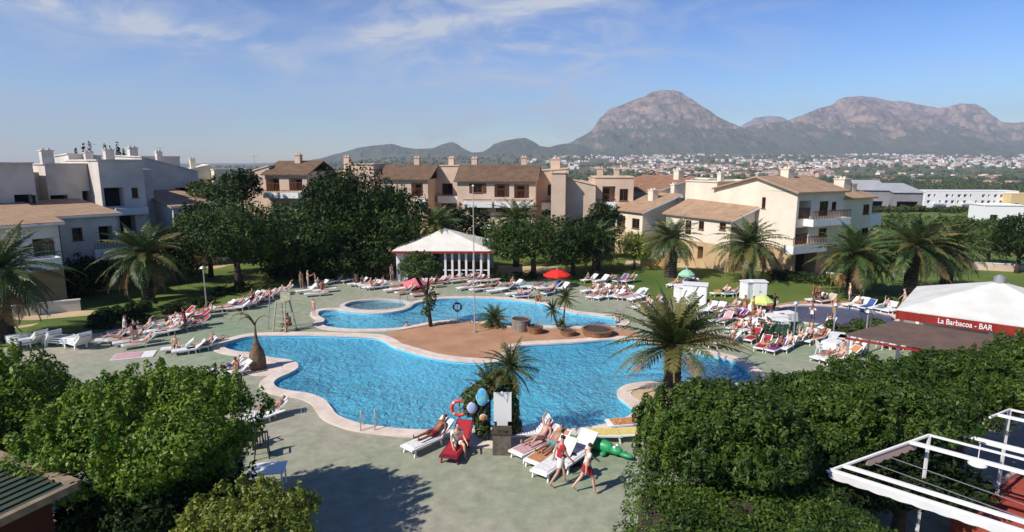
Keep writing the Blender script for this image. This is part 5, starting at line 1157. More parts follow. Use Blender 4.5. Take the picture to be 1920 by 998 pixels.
# ------------------------------------------------------------------ people
def dirv(a, lat=0.0):
    v = Vector((lat, math.sin(a), math.cos(a))); return v.normalized()
def body(name, spine=0.0, neck=0.0, arms=None, legs=None, female=False, hands=True):
    """figure facing +Y, pelvis at the origin. angles in degrees from 'up' towards +Y; arms/legs = ((upper, lower, lateral), (..)) for -x, +x"""
    V = []; E = []; Rr = []; lab = []
    def add(p, r, par=None, l='torso'):
        V.append(Vector(p)); Rr.append(r); lab.append(l)
        if par is not None: E.append((par, len(V)-1))
        return len(V)-1
    sh = 0.165 if female else 0.19; hp = 0.095
    sp = dirv(R(spine)); fwd = Vector((0, sp.z, -sp.y))
    p = add((0, 0, 0), .125, None, 'pelvis'); w_ = add(sp*.18, .10 if female else .115, p, 'waist'); c_ = add(sp*.36, .125 if female else .14, w_, 'chest'); n0 = add(sp*.50, .075, c_, 'neck')
    nk = dirv(R(spine+neck)); h0 = add(V[n0]+nk*.09, .052, n0, 'neck'); h1 = add(V[h0]+nk*.10+fwd*.015, .085, h0, 'head'); h2 = add(V[h1]+nk*.085, .08, h1, 'head')
    fw = Vector((0, nk.z, -nk.y)); nose = add(V[h1]+fw*.10+nk*.0, .016, h1, 'head')
    for sx, (ua, la, lt) in zip((-1, 1), arms):
        s0 = add(sp*.46+Vector((sx*sh, 0, 0)), .056, c_, 'shoulder'); ud = dirv(R(ua), sx*lt); e0 = add(V[s0]+ud*.28, .040, s0, 'arm'); ld = dirv(R(la), sx*lt*.4); w0 = add(V[e0]+ld*.25, .026, e0, 'arm')
        hd = add(V[w0]+ld*.08, .030, w0, 'hand')
        if hands:
            cr = ld.cross(Vector((1, 0, 0))).normalized()
            for k, (off, ln) in enumerate(((-.026, .06), (-.009, .075), (.009, .07), (.025, .055))):
                a = add(V[hd]+cr*off+ld*.01, .0085, hd, 'hand'); b_ = add(V[a]+ld*ln*.6+Vector((-sx*.006, 0, 0)), .0075, a, 'hand'); add(V[b_]+ld*ln*.5+Vector((-sx*.018, 0, 0)), .006, b_, 'hand')
            a = add(V[w0]+ld*.03+cr*-.03, .009, w0, 'hand'); add(V[a]+ld*.04+cr*-.02, .008, a, 'hand')
    for sx, (ta, sa, lt) in zip((-1, 1), legs):
        j = add((sx*hp, 0, 0), .095, p, 'pelvis'); td = dirv(R(ta), sx*lt); m1_ = add(V[j]+td*.2, .082, j, 'thigh'); k0 = add(V[m1_]+td*.23, .055, m1_, 'shin'); sd = dirv(R(sa), sx*lt*.3); cf = add(V[k0]+sd*.15, .052, k0, 'shin'); an = add(V[cf]+sd*.26, .034, cf, 'shin')
        ft = Vector((0, -sd.z, sd.y)) if True else None
        add(V[an]+sd*.05+ft*.16, .026, add(V[an]+sd*.05, .036, an, 'foot'), 'foot')
    me = bpy.data.meshes.new(name); me.from_pydata([tuple(v) for v in V], E, []); o = bpy.data.objects.new(name, me); COL.objects.link(o)
    md = o.modifiers.new('s', 'SKIN'); md.use_smooth_shade = True
    for i, sv in enumerate(me.skin_vertices[0].data): sv.radius = (Rr[i]*(1.18 if lab[i] in ('chest', 'waist', 'pelvis') else 1), Rr[i]*(.82 if lab[i] in ('chest', 'waist') else 1)); sv.use_root = (i == 0)
    ms = o.modifiers.new('u', 'SUBSURF'); ms.levels = 1; ms.render_levels = 1
    dg = bpy.context.evaluated_depsgraph_get(); m2 = bpy.data.meshes.new_from_object(o.evaluated_get(dg)); bpy.data.objects.remove(o)
    m2.name = name; m2.materials.clear(); m2.materials.append(SKINS[0]); m2.polygons.foreach_set('use_smooth', [True]*len(m2.polygons))
    # nearest joint label per vertex (edges sampled)
    S = []; SL = []
    for a, b_ in E:
        for q in (0, .25, .5, .75, 1): S.append(V[a].lerp(V[b_], q)); SL.append(lab[a] if q < .5 else lab[b_])
    S = np.array([tuple(v) for v in S]); co = np.array([tuple(v.co) for v in m2.vertices]); nr = np.array([tuple(v.normal) for v in m2.vertices])
    vl = [SL[i] for i in np.argmin(((co[:, None]-S[None])**2).sum(2), 1)]
    head = V[h1]+nk*.03
    def sub(nm, test, off):
        keep = [f for f in m2.polygons if all(test(i) for i in f.vertices)]
        ids = sorted(set(i for f in keep for i in f.vertices)); mp = {v: i for i, v in enumerate(ids)}
        m3 = bpy.data.meshes.new(nm); m3.from_pydata([tuple(co[i]+nr[i]*off) for i in ids], [], [tuple(mp[i] for i in f.vertices) for f in keep])
        m3.materials.append(SKINS[0]); m3.polygons.foreach_set('use_smooth', [True]*len(keep)); m3.update(); return m3
    T = dict(
        swimwear=sub('swimwear', lambda i: vl[i] == 'pelvis', .010),
        shorts=sub('shorts', lambda i: vl[i] in ('pelvis', 'thigh'), .018),
        top=sub('top', lambda i: vl[i] in ('chest',), .012),
        shirt=sub('shirt', lambda i: vl[i] in ('chest', 'waist', 'shoulder') or (vl[i] == 'pelvis' and (Vector(co[i])).dot(sp) > .05), .018),
        dress=sub('dress', lambda i: vl[i] in ('chest', 'waist', 'pelvis', 'thigh'), .03),
        hair=sub('hair', lambda i: vl[i] == 'head' and ((Vector(co[i])-head).dot(fw) < .055 or (Vector(co[i])-head).dot(nk) > .06) and (Vector(co[i])-head).dot(nk) > (-.11 if female else -.045), .02))
    return dict(body=m2, **T)
BD = {}
BD['lie'] = body('body', -52, 8, ((155, 110, .35), (158, 115, .3)), ((88, 92, .05), (88, 92, .12)), hands=False)
BD['lieknee'] = body('body', -50, 12, ((150, 100, .4), (-20, -60, .5)), ((62, 122, .1), (88, 92, .1)), True, hands=False)
BD['prone'] = body('body', -88, 4, ((-60, -100, .7), (-60, -100, .7)), ((91, 91, .08), (91, 91, .08)), True, hands=False)
BD['sit'] = body('body', 12, -6, ((165, 110, .2), (160, 115, .2)), ((85, 172, .15), (82, 176, .2)), hands=True)
BD['sitf'] = body('body', 4, 4, ((170, 120, .25), (150, 60, .2)), ((88, 168, .1), (86, 172, .1)), True, hands=False)
BD['stand'] = body('body', 2, 0, ((186, 176, .18), (182, 168, .22)), ((178, 184, .08), (180, 182, .1)), hands=True)
BD['standf'] = body('body', 0, 4, ((184, 170, .2), (150, 60, .25)), ((176, 184, .06), (182, 184, .08)), True, hands=True)
BD['walk'] = body('body', 4, 4, ((205, 190, .15), (160, 140, .15)), ((158, 176, .04), (196, 216, .04)), hands=True)
BD['walkf'] = body('body', 4, 6, ((150, 128, .18), (205, 186, .18)), ((200, 220, .04), (158, 172, .04)), True, hands=True)
PZ = {'lie': .47, 'lieknee': .47, 'prone': .45, 'sit': .44, 'sitf': .44, 'stand': .98, 'standf': .98, 'walk': .95, 'walkf': .95}
def setm(o, m):
    o.material_slots[0].link = 'OBJECT'; o.material_slots[0].material = m
def person(label, pose, loc, rz, skin, hair, wear, s=1.0, group=None):
    """wear: list of (garment, colour)"""
    D = BD[pose]; t_ = obj('person', D['body']); tag(t_, label, 'person', group); t_.location = (loc[0], loc[1], loc[2]+PZ[pose]*s if loc[2] < .3 and pose not in ('x',) else loc[2]); t_.rotation_euler = (0, 0, rz); t_.scale = (s, s, s); setm(t_, SKINS[skin])
    for g_, c_ in wear: o = obj(g_, D[g_], t_); setm(o, CLOTH[c_])
    o = obj('hair', D['hair'], t_); setm(o, HAIRS[hair]); return t_

# ------------------------------------------------------------------ sunbeds
def lounger_mb(ang):
    """feet toward +Y, seat height .32"""
    fr = MB()
    for sx in (-.31, .31): fr.box(sx-.03, sx+.03, -.45, 1.05, .26, .33)
    fr.box(-.28, .28, .98, 1.05, .265, .325); fr.box(-.28, .28, -.45, -.39, .265, .325)
    st = MB()
    for k in range(12): y = -.36+k*.113; st.box(-.28, .28, y, y+.085, .30, .335)
    bk = MB(); M = Matrix.Translation((0, -.40, .31)) @ Matrix.Rotation(-ang, 4, 'X')
    for sx in (-.31, .31): bk.box(sx-.03, sx+.03, -.78, 0, -.02, .035, M)
    bk.box(-.28, .28, -.78, -.72, -.02, .03, M)
    for k in range(6): y = -.70+k*.113; bk.box(-.28, .28, y, y+.085, .0, .03, M)
    legs = []
    for (sx, y) in ((-.29, .85), (.29, .85), (-.29, -.32), (.29, -.32)):
        lg = MB(); lg.bar((sx, y, .27), (sx*1.05, y+(.06 if y > 0 else -.06), 0), .05, .06); legs.append(lg)
    return fr, st, bk, legs
LNG = {}
for nm, ang in (('up', R(38)), ('flat', R(4))):
    fr, st, bk, legs = lounger_mb(ang); LNG[nm] = dict(frame=fr.mesh('frame', plastic), seat=st.mesh('seat', plastic), backrest=bk.mesh('backrest', plastic), legs=[l.mesh('leg', plastic) for l in legs])
    M = Matrix.Translation((0, -.40, .345)) @ Matrix.Rotation(-ang, 4, 'X'); b = MB(); th = .02
    b.box(-.27, .27, -.36, .9, .337, .337+th); b.box(-.27, .27, -.72, 0, 0, th, M); b.box(-.285, -.272, .1, .7, .2, .355); LNG[nm]['towel'] = b.mesh('towel', CLOTH['white'])
def lounger(label, x, y, rz, kind='up', detail=True, col=None, group=None, z=0.02, sc_=1.0):
    D = LNG[kind]; t_ = thing('sun_lounger', label, 'sun lounger', (x, y, z), rz, group); t_.scale = (sc_,)*3
    for nm in ('frame', 'seat', 'backrest'):
        o = obj(nm, D[nm], t_); 
        if col: setm(o, CLOTH[col] if col in CLOTH else greenp)
    for l in D['legs']:
        o = obj('leg', l, t_)
        if col: setm(o, CLOTH[col] if col in CLOTH else greenp)
    return t_
def towel(label, x, y, rz, kind, col, z=0.02, group=None, sc_=1.0):
    o = obj('towel', LNG[kind]['towel']); o.location = (x, y, z); o.rotation_euler = (0, 0, rz); o.scale = (sc_,)*3; setm(o, CLOTH[col]); return tag(o, label, 'towel', group)
ORD = 'first second third fourth fifth sixth seventh eighth ninth tenth eleventh twelfth thirteenth fourteenth fifteenth sixteenth seventeenth eighteenth nineteenth twentieth twenty-first twenty-second twenty-third twenty-fourth twenty-fifth'.split()
FEET = math.atan2(SD.y, SD.x)-PI/2     # rotation turning local +Y to the sun direction
def cluster(where, pts, seed, rz0=FEET, jit=.35, pocc=.62, psit=.2, green=0.0, ptow=.5, cols=None):
    rg = random.Random(seed); pts = sorted(pts); cols = cols or ['white', 'blue', 'white', 'pink', 'beige', 'yellow', 'turquoise', 'beige', 'purple', 'white']
    gl_, gp_, gt_ = 'sun loungers '+where, 'sunbathers '+where, 'towels '+where
    for i, (px, py) in enumerate(pts):
        x, y = G(px, py); rz = rz0+rg.uniform(-jit, jit); on = ORD[i]
        kind = 'flat' if rg.random() < .25 else 'up'; tw_ = rg.random() < ptow; tcol = rg.choice(cols); occ = rg.random() < pocc; gc = rg.random() < green
        lounger(f"{'green' if gc else 'white'} sun lounger {where}, {on} from the left", x, y, rz, kind, True, 'greenp' if gc else None, gl_, sc_=.82)
        if tw_: towel(f"{tcol} towel {where}, {on} lounger from the left", x, y, rz, kind, tcol, group=gt_, sc_=.82)
        if occ:
            pose = 'prone' if kind == 'flat' else rg.choice(['lie', 'lieknee', 'lie']); 
            if rg.random() < psit: pose = rg.choice(['sit', 'sitf'])
            fem = pose in ('lieknee', 'prone', 'sitf'); c_ = rg.choice(['red', 'blue', 'black', 'pink', 'turquoise', 'black', 'purple', 'orange', 'white']); hr = rg.choice(['dark', 'brown', 'blond', 'grey', 'brown']); sk = rg.randrange(4)
            wear = [('swimwear', c_)]+([('top', c_)] if fem and rg.random() < .75 else []) if fem else [('shorts', c_)]
            s = rg.uniform(.78, .87); off = Vector((0, -.26 if pose not in ('sit', 'sitf') else .1, 0)); ro = rz
            if pose in ('sit', 'sitf'): ro = rz+rg.choice([-1.4, 1.4]); off = Vector((0, .1, 0))
            M = Matrix.Rotation(rz, 3, 'Z'); o_ = M @ off
            person(f"{hr} haired sunbather in {c_} {where}, {on} lounger", pose, (x+o_.x, y+o_.y, .02), ro, sk, hr, wear, s, gp_)
def rows(p0, p1, n, jx=6, jy=2, seed=1):
    rg = random.Random(seed); return [(p0[0]+(p1[0]-p0[0])*(i+.5)/n+rg.uniform(-jx, jx)*.5, p0[1]+(p1[1]-p0[1])*(i+.5)/n+rg.uniform(-jy, jy)) for i in range(n)]
cluster('beside the dark hedge', rows((205, 640), (268, 652), 4, 8, 3, 1)+[(262, 628), (232, 627)], 1)
cluster('in the crowd before the lawn', rows((295, 622), (385, 590), 8, 6, 4, 2)+rows((300, 632), (372, 612), 6, 6, 2, 3)+[(342, 596), (372, 600), (330, 612)], 2, cols=['white', 'pink', 'red', 'white', 'yellow'])
cluster('near the tip of the main pool', [(335, 660), (356, 663), (378, 658), (395, 652)], 3)
cluster('along the curved lawn edge', rows((405, 590), (485, 562), 8, 5, 3, 4)+rows((440, 584), (520, 556), 7, 5, 2, 5)+rows((470, 566), (540, 548), 4, 4, 2, 16), 4, cols=['white', 'pink', 'white', 'red', 'beige'])
cluster('behind the lifeguard chair', [(575, 550), (592, 556), (608, 549), (598, 542)], 5, cols=['beige', 'white'])
cluster('in the shade of the dark trees', rows((618, 532), (660, 528), 4, 5, 2, 6)+rows((668, 538), (722, 545), 6, 5, 3, 7), 6, cols=['white', 'white', 'blue'])
cluster('between pavilion and round pool', rows((735, 545), (840, 535), 9, 6, 4, 8)+[(760, 552), (790, 556)], 7, cols=['pink', 'red', 'white', 'orange'])
cluster('in front of the pavilion posts', rows((845, 528), (930, 532), 8, 4, 3, 9)+rows((868, 544), (950, 548), 7, 5, 3, 10), 8, cols=['white', 'purple', 'white', 'pink'])
cluster('near the red parasol', rows((955, 540), (1060, 545), 7, 5, 3, 11)+[(968, 556), (982, 560), (1030, 553)], 9, cols=['white', 'turquoise', 'blue', 'pink'])
cluster('in the red row by the far lawn', rows((1100, 548), (1205, 557), 9, 4, 3, 12)+rows((1108, 558), (1200, 566), 7, 4, 3, 13), 10, cols=['red', 'pink', 'red', 'white'])
cluster('on the lawn under the palms', rows((1098, 528), (1190, 530), 5, 6, 3, 14)+rows((1255, 540), (1300, 538), 4, 4, 2, 15)+rows((1345, 553), (1385, 556), 4, 3, 2, 17), 11, green=.2)
cluster('beside the near side of the palm trunk', [(1205, 580), (1222, 572), (1240, 584), (1262, 590)], 12)
cluster('in the crowd left of the paddling pool', rows((1312, 588), (1440, 582), 10, 6, 3, 18)+rows((1330, 602), (1450, 603), 10, 6, 4, 19)+rows((1370, 618), (1440, 628), 5, 6, 3, 20), 13, pocc=.6, cols=['white', 'red', 'beige', 'pink', 'white', 'purple'])
cluster('along the far rim of the paddling pool', rows((1592, 574), (1690, 590), 7, 5, 2, 21)+[(1530, 567), (1548, 569)], 14)
cluster('between the main pool and the tables', [(1345, 649), (1360, 646), (1372, 644), (1410, 640), (1422, 636), (1430, 655), (1455, 660), (1475, 656), (1492, 648), (1515, 642), (1378, 625), (1395, 622)], 15, cols=['purple', 'red', 'white', 'red'], green=.2)
cluster('by the covered tables near the hedge trees', [(1545, 676), (1565, 681), (1585, 673), (1600, 669), (1532, 640), (1550, 618)], 16, cols=['red', 'red', 'white', 'orange'], pocc=.8)
cluster('behind the bushy tree near the fat trunked palm', [(424, 700), (440, 706), (488, 793), (502, 782)], 17, pocc=.6, cols=['white', 'beige'])
# near group, placed one by one
def near(label, px, py, rz, kind, tcol, tlab, P=None, col=None):
    x, y = G(px, py); lounger(label, x, y, rz, kind, True, col, 'sun loungers at the near pool edge')
    if tcol: towel(tlab, x, y, rz, kind, tcol)
    if P:
        pose, plab, sk, hr, wear, dy, ro = P; o_ = Matrix.Rotation(rz, 3, 'Z') @ Vector((0, dy, 0)); person(plab, pose, (x+o_.x, y+o_.y, .02), rz+ro, sk, hr, wear)
near('white sun lounger with a lying man, nearest the steel ladder', 804, 838, FEET+.25, 'up', 'white', 'white towel under the man lying by the near pool edge', ('lie', 'tanned man in maroon shorts lying on a lounger at the near pool edge', 2, 'brown', [('shorts', 'maroon')], -.32, 0))
near('red cushioned sun lounger below the red life ring', 858, 848, FEET+.75, 'up', 'red', 'red padded towel on the lounger below the life ring', ('sit', 'dark haired person in white shirt sitting on the red lounger', 1, 'dark', [('shirt', 'white'), ('shorts', 'white')], .1, .6), 'maroon')
near('white sun lounger next to the stone bin with a lying woman', 1003, 848, FEET+.2, 'up', 'pink', 'pink towel under the woman next to the stone bin', ('lieknee', 'woman in beige swimwear lying near the stone bin', 3, 'dark', [('swimwear', 'beige'), ('top', 'beige')], -.32, 0))
near('white sun lounger with striped orange towel behind the walker in red', 1028, 862, FEET+.3, 'up', 'orange', 'orange towel on the lounger behind the walker in red', ('lie', 'tanned sunbather in turquoise shorts lying behind the walker in red', 0, 'brown', [('shorts', 'turquoise')], -.32, 0))
near('empty white sun lounger sticking out left of the walker in red', 1040, 880, FEET+.35, 'up', 'white', 'white towel on the lounger left of the walker in red')
near('white sun lounger between the two walkers', 1078, 866, FEET+.3, 'up', 'white', 'white towel heaped between the two walkers')
near('white sun lounger with yellow towel beside the green inflatable', 1142, 826, FEET-.6, 'flat', 'yellow', 'bright yellow towel beside the green inflatable')
near('white sun lounger with orange towel at the hedge tree edge', 1186, 804, FEET-.4, 'up', 'orange', 'orange towel on the lounger at the hedge tree edge', None)
near('white sun lounger behind the sign board', 985, 824, FEET-.4, 'up', None, '', None)
WK = math.atan2(1.0, -1.6)
x, y = G(1050, 912); person('walker in red top and pale skirt passing the near loungers', 'walk', (x, y, .02), R(-75), 3, 'dark', [('shirt', 'red'), ('shorts', 'white')], 1.03)
x, y = G(1100, 926); person('walker in pale top and red shorts with dark hair, closest to the bottom', 'walkf', (x, y, .02), R(-80), 1, 'dark', [('shirt', 'white'), ('shorts', 'red')], 1.0)
# standing and sitting people
def P1(label, px, py, pose, rz, sk, hr, wear, s=1.0, z=.02):
    x, y = G(px, py); s *= .9
    return person(label, pose, (x, y, z), rz, sk, hr, wear, s)
P1('man bending over towels in front of the dark trees', 566, 543, 'stand', 1.2, 0, 'brown', [('shorts', 'beige')]); P1('woman standing in front of the dark trees beside the bending man', 578, 542, 'standf', -1.0, 1, 'blond', [('swimwear', 'beige'), ('top', 'beige')]); P1('boy standing in front of the dark trees, last of three', 592, 541, 'stand', 2, 0, 'brown', [('shorts', 'turquoise')], .85)
P1('child standing at the corner of the upper pool', 589, 594, 'stand', 2.6, 1, 'dark', [('shorts', 'pink')], .8); P1('swimmer with dark hair standing in the upper pool', 763, 614, 'stand', .5, 3, 'dark', [('shorts', 'blue')], 1.0, -1.18); P1('swimmer wading at the right end of the upper pool', 1158, 603, 'standf', 2.8, 1, 'brown', [('swimwear', 'blue'), ('top', 'blue')], 1, -.9)
P1('dark haired man in pale shirt standing by the paddling pool', 1521, 616, 'stand', 2.2, 2, 'dark', [('shirt', 'white'), ('shorts', 'blue')]); P1('man standing by the crowd in yellow shirt', 1410, 598, 'stand', -2, 0, 'brown', [('shirt', 'yellow'), ('shorts', 'orange')]); P1('woman standing in the crowd in orange dress', 1396, 596, 'standf', 2, 2, 'dark', [('dress', 'orange')]); P1('dark clad person at the head of the paddling pool', 1450, 592, 'stand', .8, 2, 'dark', [('shirt', 'black'), ('shorts', 'black')])
P1('tanned man standing on the terracotta strip', 1524, 570, 'stand', 1, 2, 'dark', [('shorts', 'orange')]); P1('tanned woman standing on the terracotta strip', 1534, 571, 'standf', -1, 2, 'dark', [('swimwear', 'black'), ('top', 'black')]); P1('person in pale yellow shirt behind the paddling pool', 1592, 570, 'stand', 1, 1, 'blond', [('shirt', 'yellow'), ('shorts', 'white')]); P1('person in beige walking at the lawn edge behind the rim loungers', 1694, 582, 'walk', 1, 1, 'grey', [('shirt', 'beige'), ('shorts', 'beige')])
P1('person standing at the pavilion post in dark clothes', 893, 520, 'stand', 1, 2, 'dark', [('shirt', 'black'), ('shorts', 'black')]); P1('person in pink shirt beside the pavilion corner', 735, 528, 'standf', 1, 1, 'blond', [('shirt', 'pink'), ('shorts', 'white')]); P1('person in white shirt at the pavilion end post', 752, 526, 'stand', -1, 1, 'brown', [('shirt', 'white'), ('shorts', 'pink')])
P1('person in white shirt standing in the shaded hedge gap', 237, 640, 'stand', -1, 1, 'dark', [('shirt', 'white'), ('shorts', 'white')]); P1('person stooping by the pool tip loungers', 255, 648, 'standf', 1, 3, 'dark', [('shirt', 'black'), ('shorts', 'beige')]); P1('person in dark red standing behind the near crowd', 348, 622, 'stand', 2, 2, 'dark', [('shirt', 'black'), ('shorts', 'red')])
P1('person crouched low by the palm on the terracotta island edge', 976, 559, 'sitf', 3, 1, 'brown', [('swimwear', 'black'), ('top', 'black')], 1, -.2); P1('seated person at the lip of the upper pool near the lawn', 1010, 566, 'sit', 3, 0, 'dark', [('shorts', 'red')], 1, -.2)
P1('tanned person sitting on the deck near the fat trunked palm', 448, 702, 'sit', 2.5, 2, 'dark', [('shorts', 'orange')], 1, -.15)
# towel covered table with red cloth and red mat
x, y = G(252, 668); t_ = thing('beach_mat', 'red and pink mat with pale border spread on the deck above the bushy tree', 'mat', (x, y, .03), .35); b = MB(); b.box(-1.0, 1.0, -.6, .6, 0, .03); b.build('border', CLOTH['white'], t_); b = MB(); b.box(-.95, .35, -.5, .5, .034, .05); b.build('cover', CLOTH['pink'], t_)
# ------------------------------------------------------------------ covered stack, cabinets, tables, parasols
def lump(name, label, cat, px, py, w_, d, h, m, rz=0, seed=0, group=None):
    """cloth thrown over a stack: folded drape mesh"""
    rg = np.random.default_rng(seed); x, y = G(px, py); n = 22; V = []; F = []
    gx = np.linspace(-1, 1, n); X, Y = np.meshgrid(gx, gx); r_ = np.maximum(np.abs(X), np.abs(Y)); Z = h*(1-ss((r_-.55)/.45))*(.85+.3*vnoise(X*3+9, Y*3+9, seed+3))+.03*vnoise(X*9+20, Y*9+20, seed); Z[r_ > .99] = .01
    me = bpy.data.meshes.new(name); me.from_pydata([(float(a*w_/2), float(b_*d/2), float(c)) for a, b_, c in zip(X.ravel(), Y.ravel(), Z.ravel())], [], [(j*n+i, j*n+i+1, (j+1)*n+i+1, (j+1)*n+i) for i in range(n-1) for j in range(n-1)])
    me.materials.append(m); me.update(); o = obj(name, me); o.location = (x, y, .025); o.rotation_euler = (0, 0, rz); return tag(o, label, cat, group)
shw = mat('sheet_white', (.66, .70, .68), .8, (.52, .56, .55), 2)
rg = random.Random(12); si = 0
for k_, (px, py, rz, kind) in enumerate(((35, 652, .9, 'flat'), (62, 650, 1.2, 'up'), (92, 648, 1.0, 'up'), (122, 650, 1.35, 'flat'), (146, 653, 1.1, 'up'))):
    x, y = G(px, py)
    for lv in range(3):
        lounger(f"white sun lounger stacked beside the first palm, {('bottom', 'middle', 'top')[lv]} of the {ORD[k_]} stack from the edge", x, y, rz+rg.uniform(-.05, .05), kind, True, None, 'stacked white sun loungers', .02+lv*.13)
table_later = True
def cabinet(label, px, py, w_, d, h, rz=0):
    x, y = G(px, py); t_ = thing('beach_cabinet', label, 'cabinet', (x, y, 0), rz, 'white towel cabinets on the lawn'); b = MB(); b.box(-w_/2, w_/2, -d/2, d/2, 0, h); b.build('body', white, t_)
    for q in (-1, 1): b = MB(); b.box(q*w_/4-w_*.22, q*w_/4+w_*.22, -d/2-.03, -d/2-.003, .08, h-.08); o = b.build('door', plastic, t_); b = MB(); b.box(q*.06-.015, q*.06+.015, -d/2-.06, -d/2-.031, h*.45, h*.55); b.build('handle', metal, o)
    b = MB(); b.box(-w_/2-.06, w_/2+.06, -d/2-.08, d/2+.06, h+.002, h+.06); b.build('top', white, t_)
cabinet('white two door cabinet behind the big palm crown', 1302, 570, 1.7, 1.1, 1.5, -.35); cabinet('white cabinet leaning against the first behind the palm crown', 1280, 566, 1.1, .9, 1.2, .2); cabinet('bright white cabinet alone on the lawn', 1403, 560, 1.0, .9, 1.35, .3); cabinet('white cabinet with grey side next to the lone one', 1421, 561, 1.0, .9, 1.4, -.1)
def table(label, px, py, w_=1.2, rz=0, cloth=True):
    x, y = G(px, py); t_ = thing('terrace_table', label, 'table', (x, y, .02), rz, 'tables near the paddling pool'); b = MB(); b.box(-w_/2, w_/2, -.4, .4, .70, .74); b.build('tabletop', plastic, t_)
    for sx in (-1, 1):
        for sy in (-1, 1): b = MB(); b.box(sx*(w_/2-.08)-.025, sx*(w_/2-.08)+.025, sy*.33-.025, sy*.33+.025, 0, .70); b.build('leg', plastic, t_)
    if cloth:
        b = MB(); n = 40
        rim = []
        for i in range(n):
            a = 2*PI*i/n; cx = max(-1, min(1, 1.35*math.cos(a))); cyy = max(-1, min(1, 1.35*math.sin(a))); rim.append((cx, cyy))
        v0 = [(cx*(w_/2+.015), cyy*.415, .75) for cx, cyy in rim]; v1 = [(cx*(w_/2+.05+.02*math.sin(i*2.2)), cyy*(.45+.02*math.sin(i*2.2)), .22+.04*math.sin(i*.9)) for i, (cx, cyy) in enumerate(rim)]
        b.add(v0+v1, [tuple(range(n))]+[(i, (i+1) % n, n+(i+1) % n, n+i) for i in range(n)]); o = b.build('tablecloth', white); o.location = (x, y, .02); o.rotation_euler = (0, 0, rz); tag(o, 'white cloth hanging over the '+label, 'tablecloth', 'white tablecloths near the paddling pool')
def chair(label, px, py, rz, m, group):
    x, y = G(px, py); t_ = thing('plastic_chair', label, 'chair', (x, y, .02), rz, group); b = MB(); b.box(-.23, .23, -.22, .22, .41, .44); b.build('seat', m, t_); b = MB(); M = Matrix.Translation((0, -.22, .44)) @ Matrix.Rotation(.18, 4, 'X')
    b.box(-.23, -.19, -.02, .02, 0, .42, M); b.box(.19, .23, -.02, .02, 0, .42, M); b.box(-.19, .19, -.02, .02, .34, .42, M)
    for q in range(4): b.box(-.15+q*.09, -.11+q*.09, -.01, .01, 0, .34, M)
    b.build('backrest', m, t_)
    for sx in (-1, 1):
        b = MB(); b.box(sx*.25-.025, sx*.25+.025, -.25, .2, .62, .65); b.box(sx*.25-.02, sx*.25+.02, .14, .19, .44, .62); b.build('armrest', m, t_)
        for sy in (-1, 1): b = MB(); b.bar((sx*.2, sy*.19, .41), (sx*.25, sy*.24, 0), .04); b.build('leg', m, t_)
for i, (px, py, lab) in enumerate(((1455, 612, 'first cloth covered table by the post'), (1472, 607, 'second cloth covered table beside the grey pool rim'), (1562, 664, 'covered table by the red towels'), (1585, 658, 'covered table nearest the two thin posts'), (1570, 652, 'covered table behind the red towels'), (1672, 652, 'covered table under the awning edge'), (1692, 650, 'covered table deeper under the awning'))):
    table(lab, px, py, 1.2, .3*i)
rg = random.Random(4)
for i, (px, py) in enumerate(((1426, 632), (1440, 635), (1452, 630), (1466, 634), (1480, 628), (1495, 632), (1430, 622), (1447, 620))):
    chair(f'dark green plastic chair in the group below the covered tables, {ORD[i]} from the left', px, py, rg.uniform(0, 6), greenp, 'green plastic chairs')
for i, (px, py) in enumerate(((1540, 668), (1600, 662), (1575, 672), (1655, 655), (1708, 655))):
    chair(f'white plastic chair around the covered tables, {ORD[i]} from the left', px, py, rg.uniform(0, 6), plastic, 'white plastic chairs')
chair('dark green plastic chair standing alone beside the bushy tree', 492, 858, R(-160), blackm, None); chair('dark chair half hidden behind the bushy tree foliage', 478, 838, R(-120), blackm, None)
table('small white table beside the bushy tree foliage at the deck edge', 508, 918, 1.0, .2, False)
table('small bare table among the green chairs', 1462, 622, 1.0, .2, False)
def parasol(name, label, px, py, m, r_=1.2, h=2.0, closed=False):
    x, y = G(px, py); t_ = thing(name, label, 'parasol', (x, y, 0)); b = MB(); b.tube([(0, 0, 0), (0, 0, h+.15)], .022, 8); b.build('pole', white, t_); b = MB()
    n = 8
    if closed: b.lathe([(.03, h), (.12, h-.15), (.16, h-.6), (.10, h-1.0)], 10)
    else:
        for i in range(n):
            a0, a1 = 2*PI*i/n, 2*PI*(i+1)/n; am = (a0+a1)/2
            p0 = (r_*math.cos(a0), r_*math.sin(a0), h-.42); p1 = (r_*math.cos(a1), r_*math.sin(a1), h-.42); q0 = (.5*r_*math.cos(a0), .5*r_*math.sin(a0), h-.12); q1 = (.5*r_*math.cos(a1), .5*r_*math.sin(a1), h-.12)
            b.add([(0, 0, h), q0, q1, p0, p1, (p0[0], p0[1], p0[2]-.14), (p1[0], p1[1], p1[2]-.14)], [(0, 1, 2), (1, 3, 4, 2), (3, 5, 6, 4)])
    b.build('canopy', m, t_)
    b = MB()
    if not closed:
        for i in range(n): a0 = 2*PI*i/n; b.bar((0, 0, h-.5), (.5*r_*math.cos(a0), .5*r_*math.sin(a0), h-.14), .015)
    b.build('ribs', metal, t_) if b.v else None
parasol('parasol', 'open red parasol beside the white loungers in front of the low dark tree', 1044, 538, mat('parasol_red', (.75, .03, .02), .7), 1.15, 1.5)
parasol('parasol', 'small pale green parasol on the lawn by the palm', 1286, 540, mat('parasol_mint', (.30, .55, .38), .7), .7, 1.6)
parasol('parasol', 'closed white parasol between the pavilion posts', 905, 520, white, 1, 2.3, True); parasol('parasol', 'small pink parasol near the round pool', 779, 545, mat('parasol_pink', (.75, .16, .2), .7), 1.0, 1.0)
parasol('parasol', 'open yellow parasol in the crowd left of the paddling pool', 1427, 590, mat('parasol_lime', (.6, .7, .2), .7), .8, 1.4)
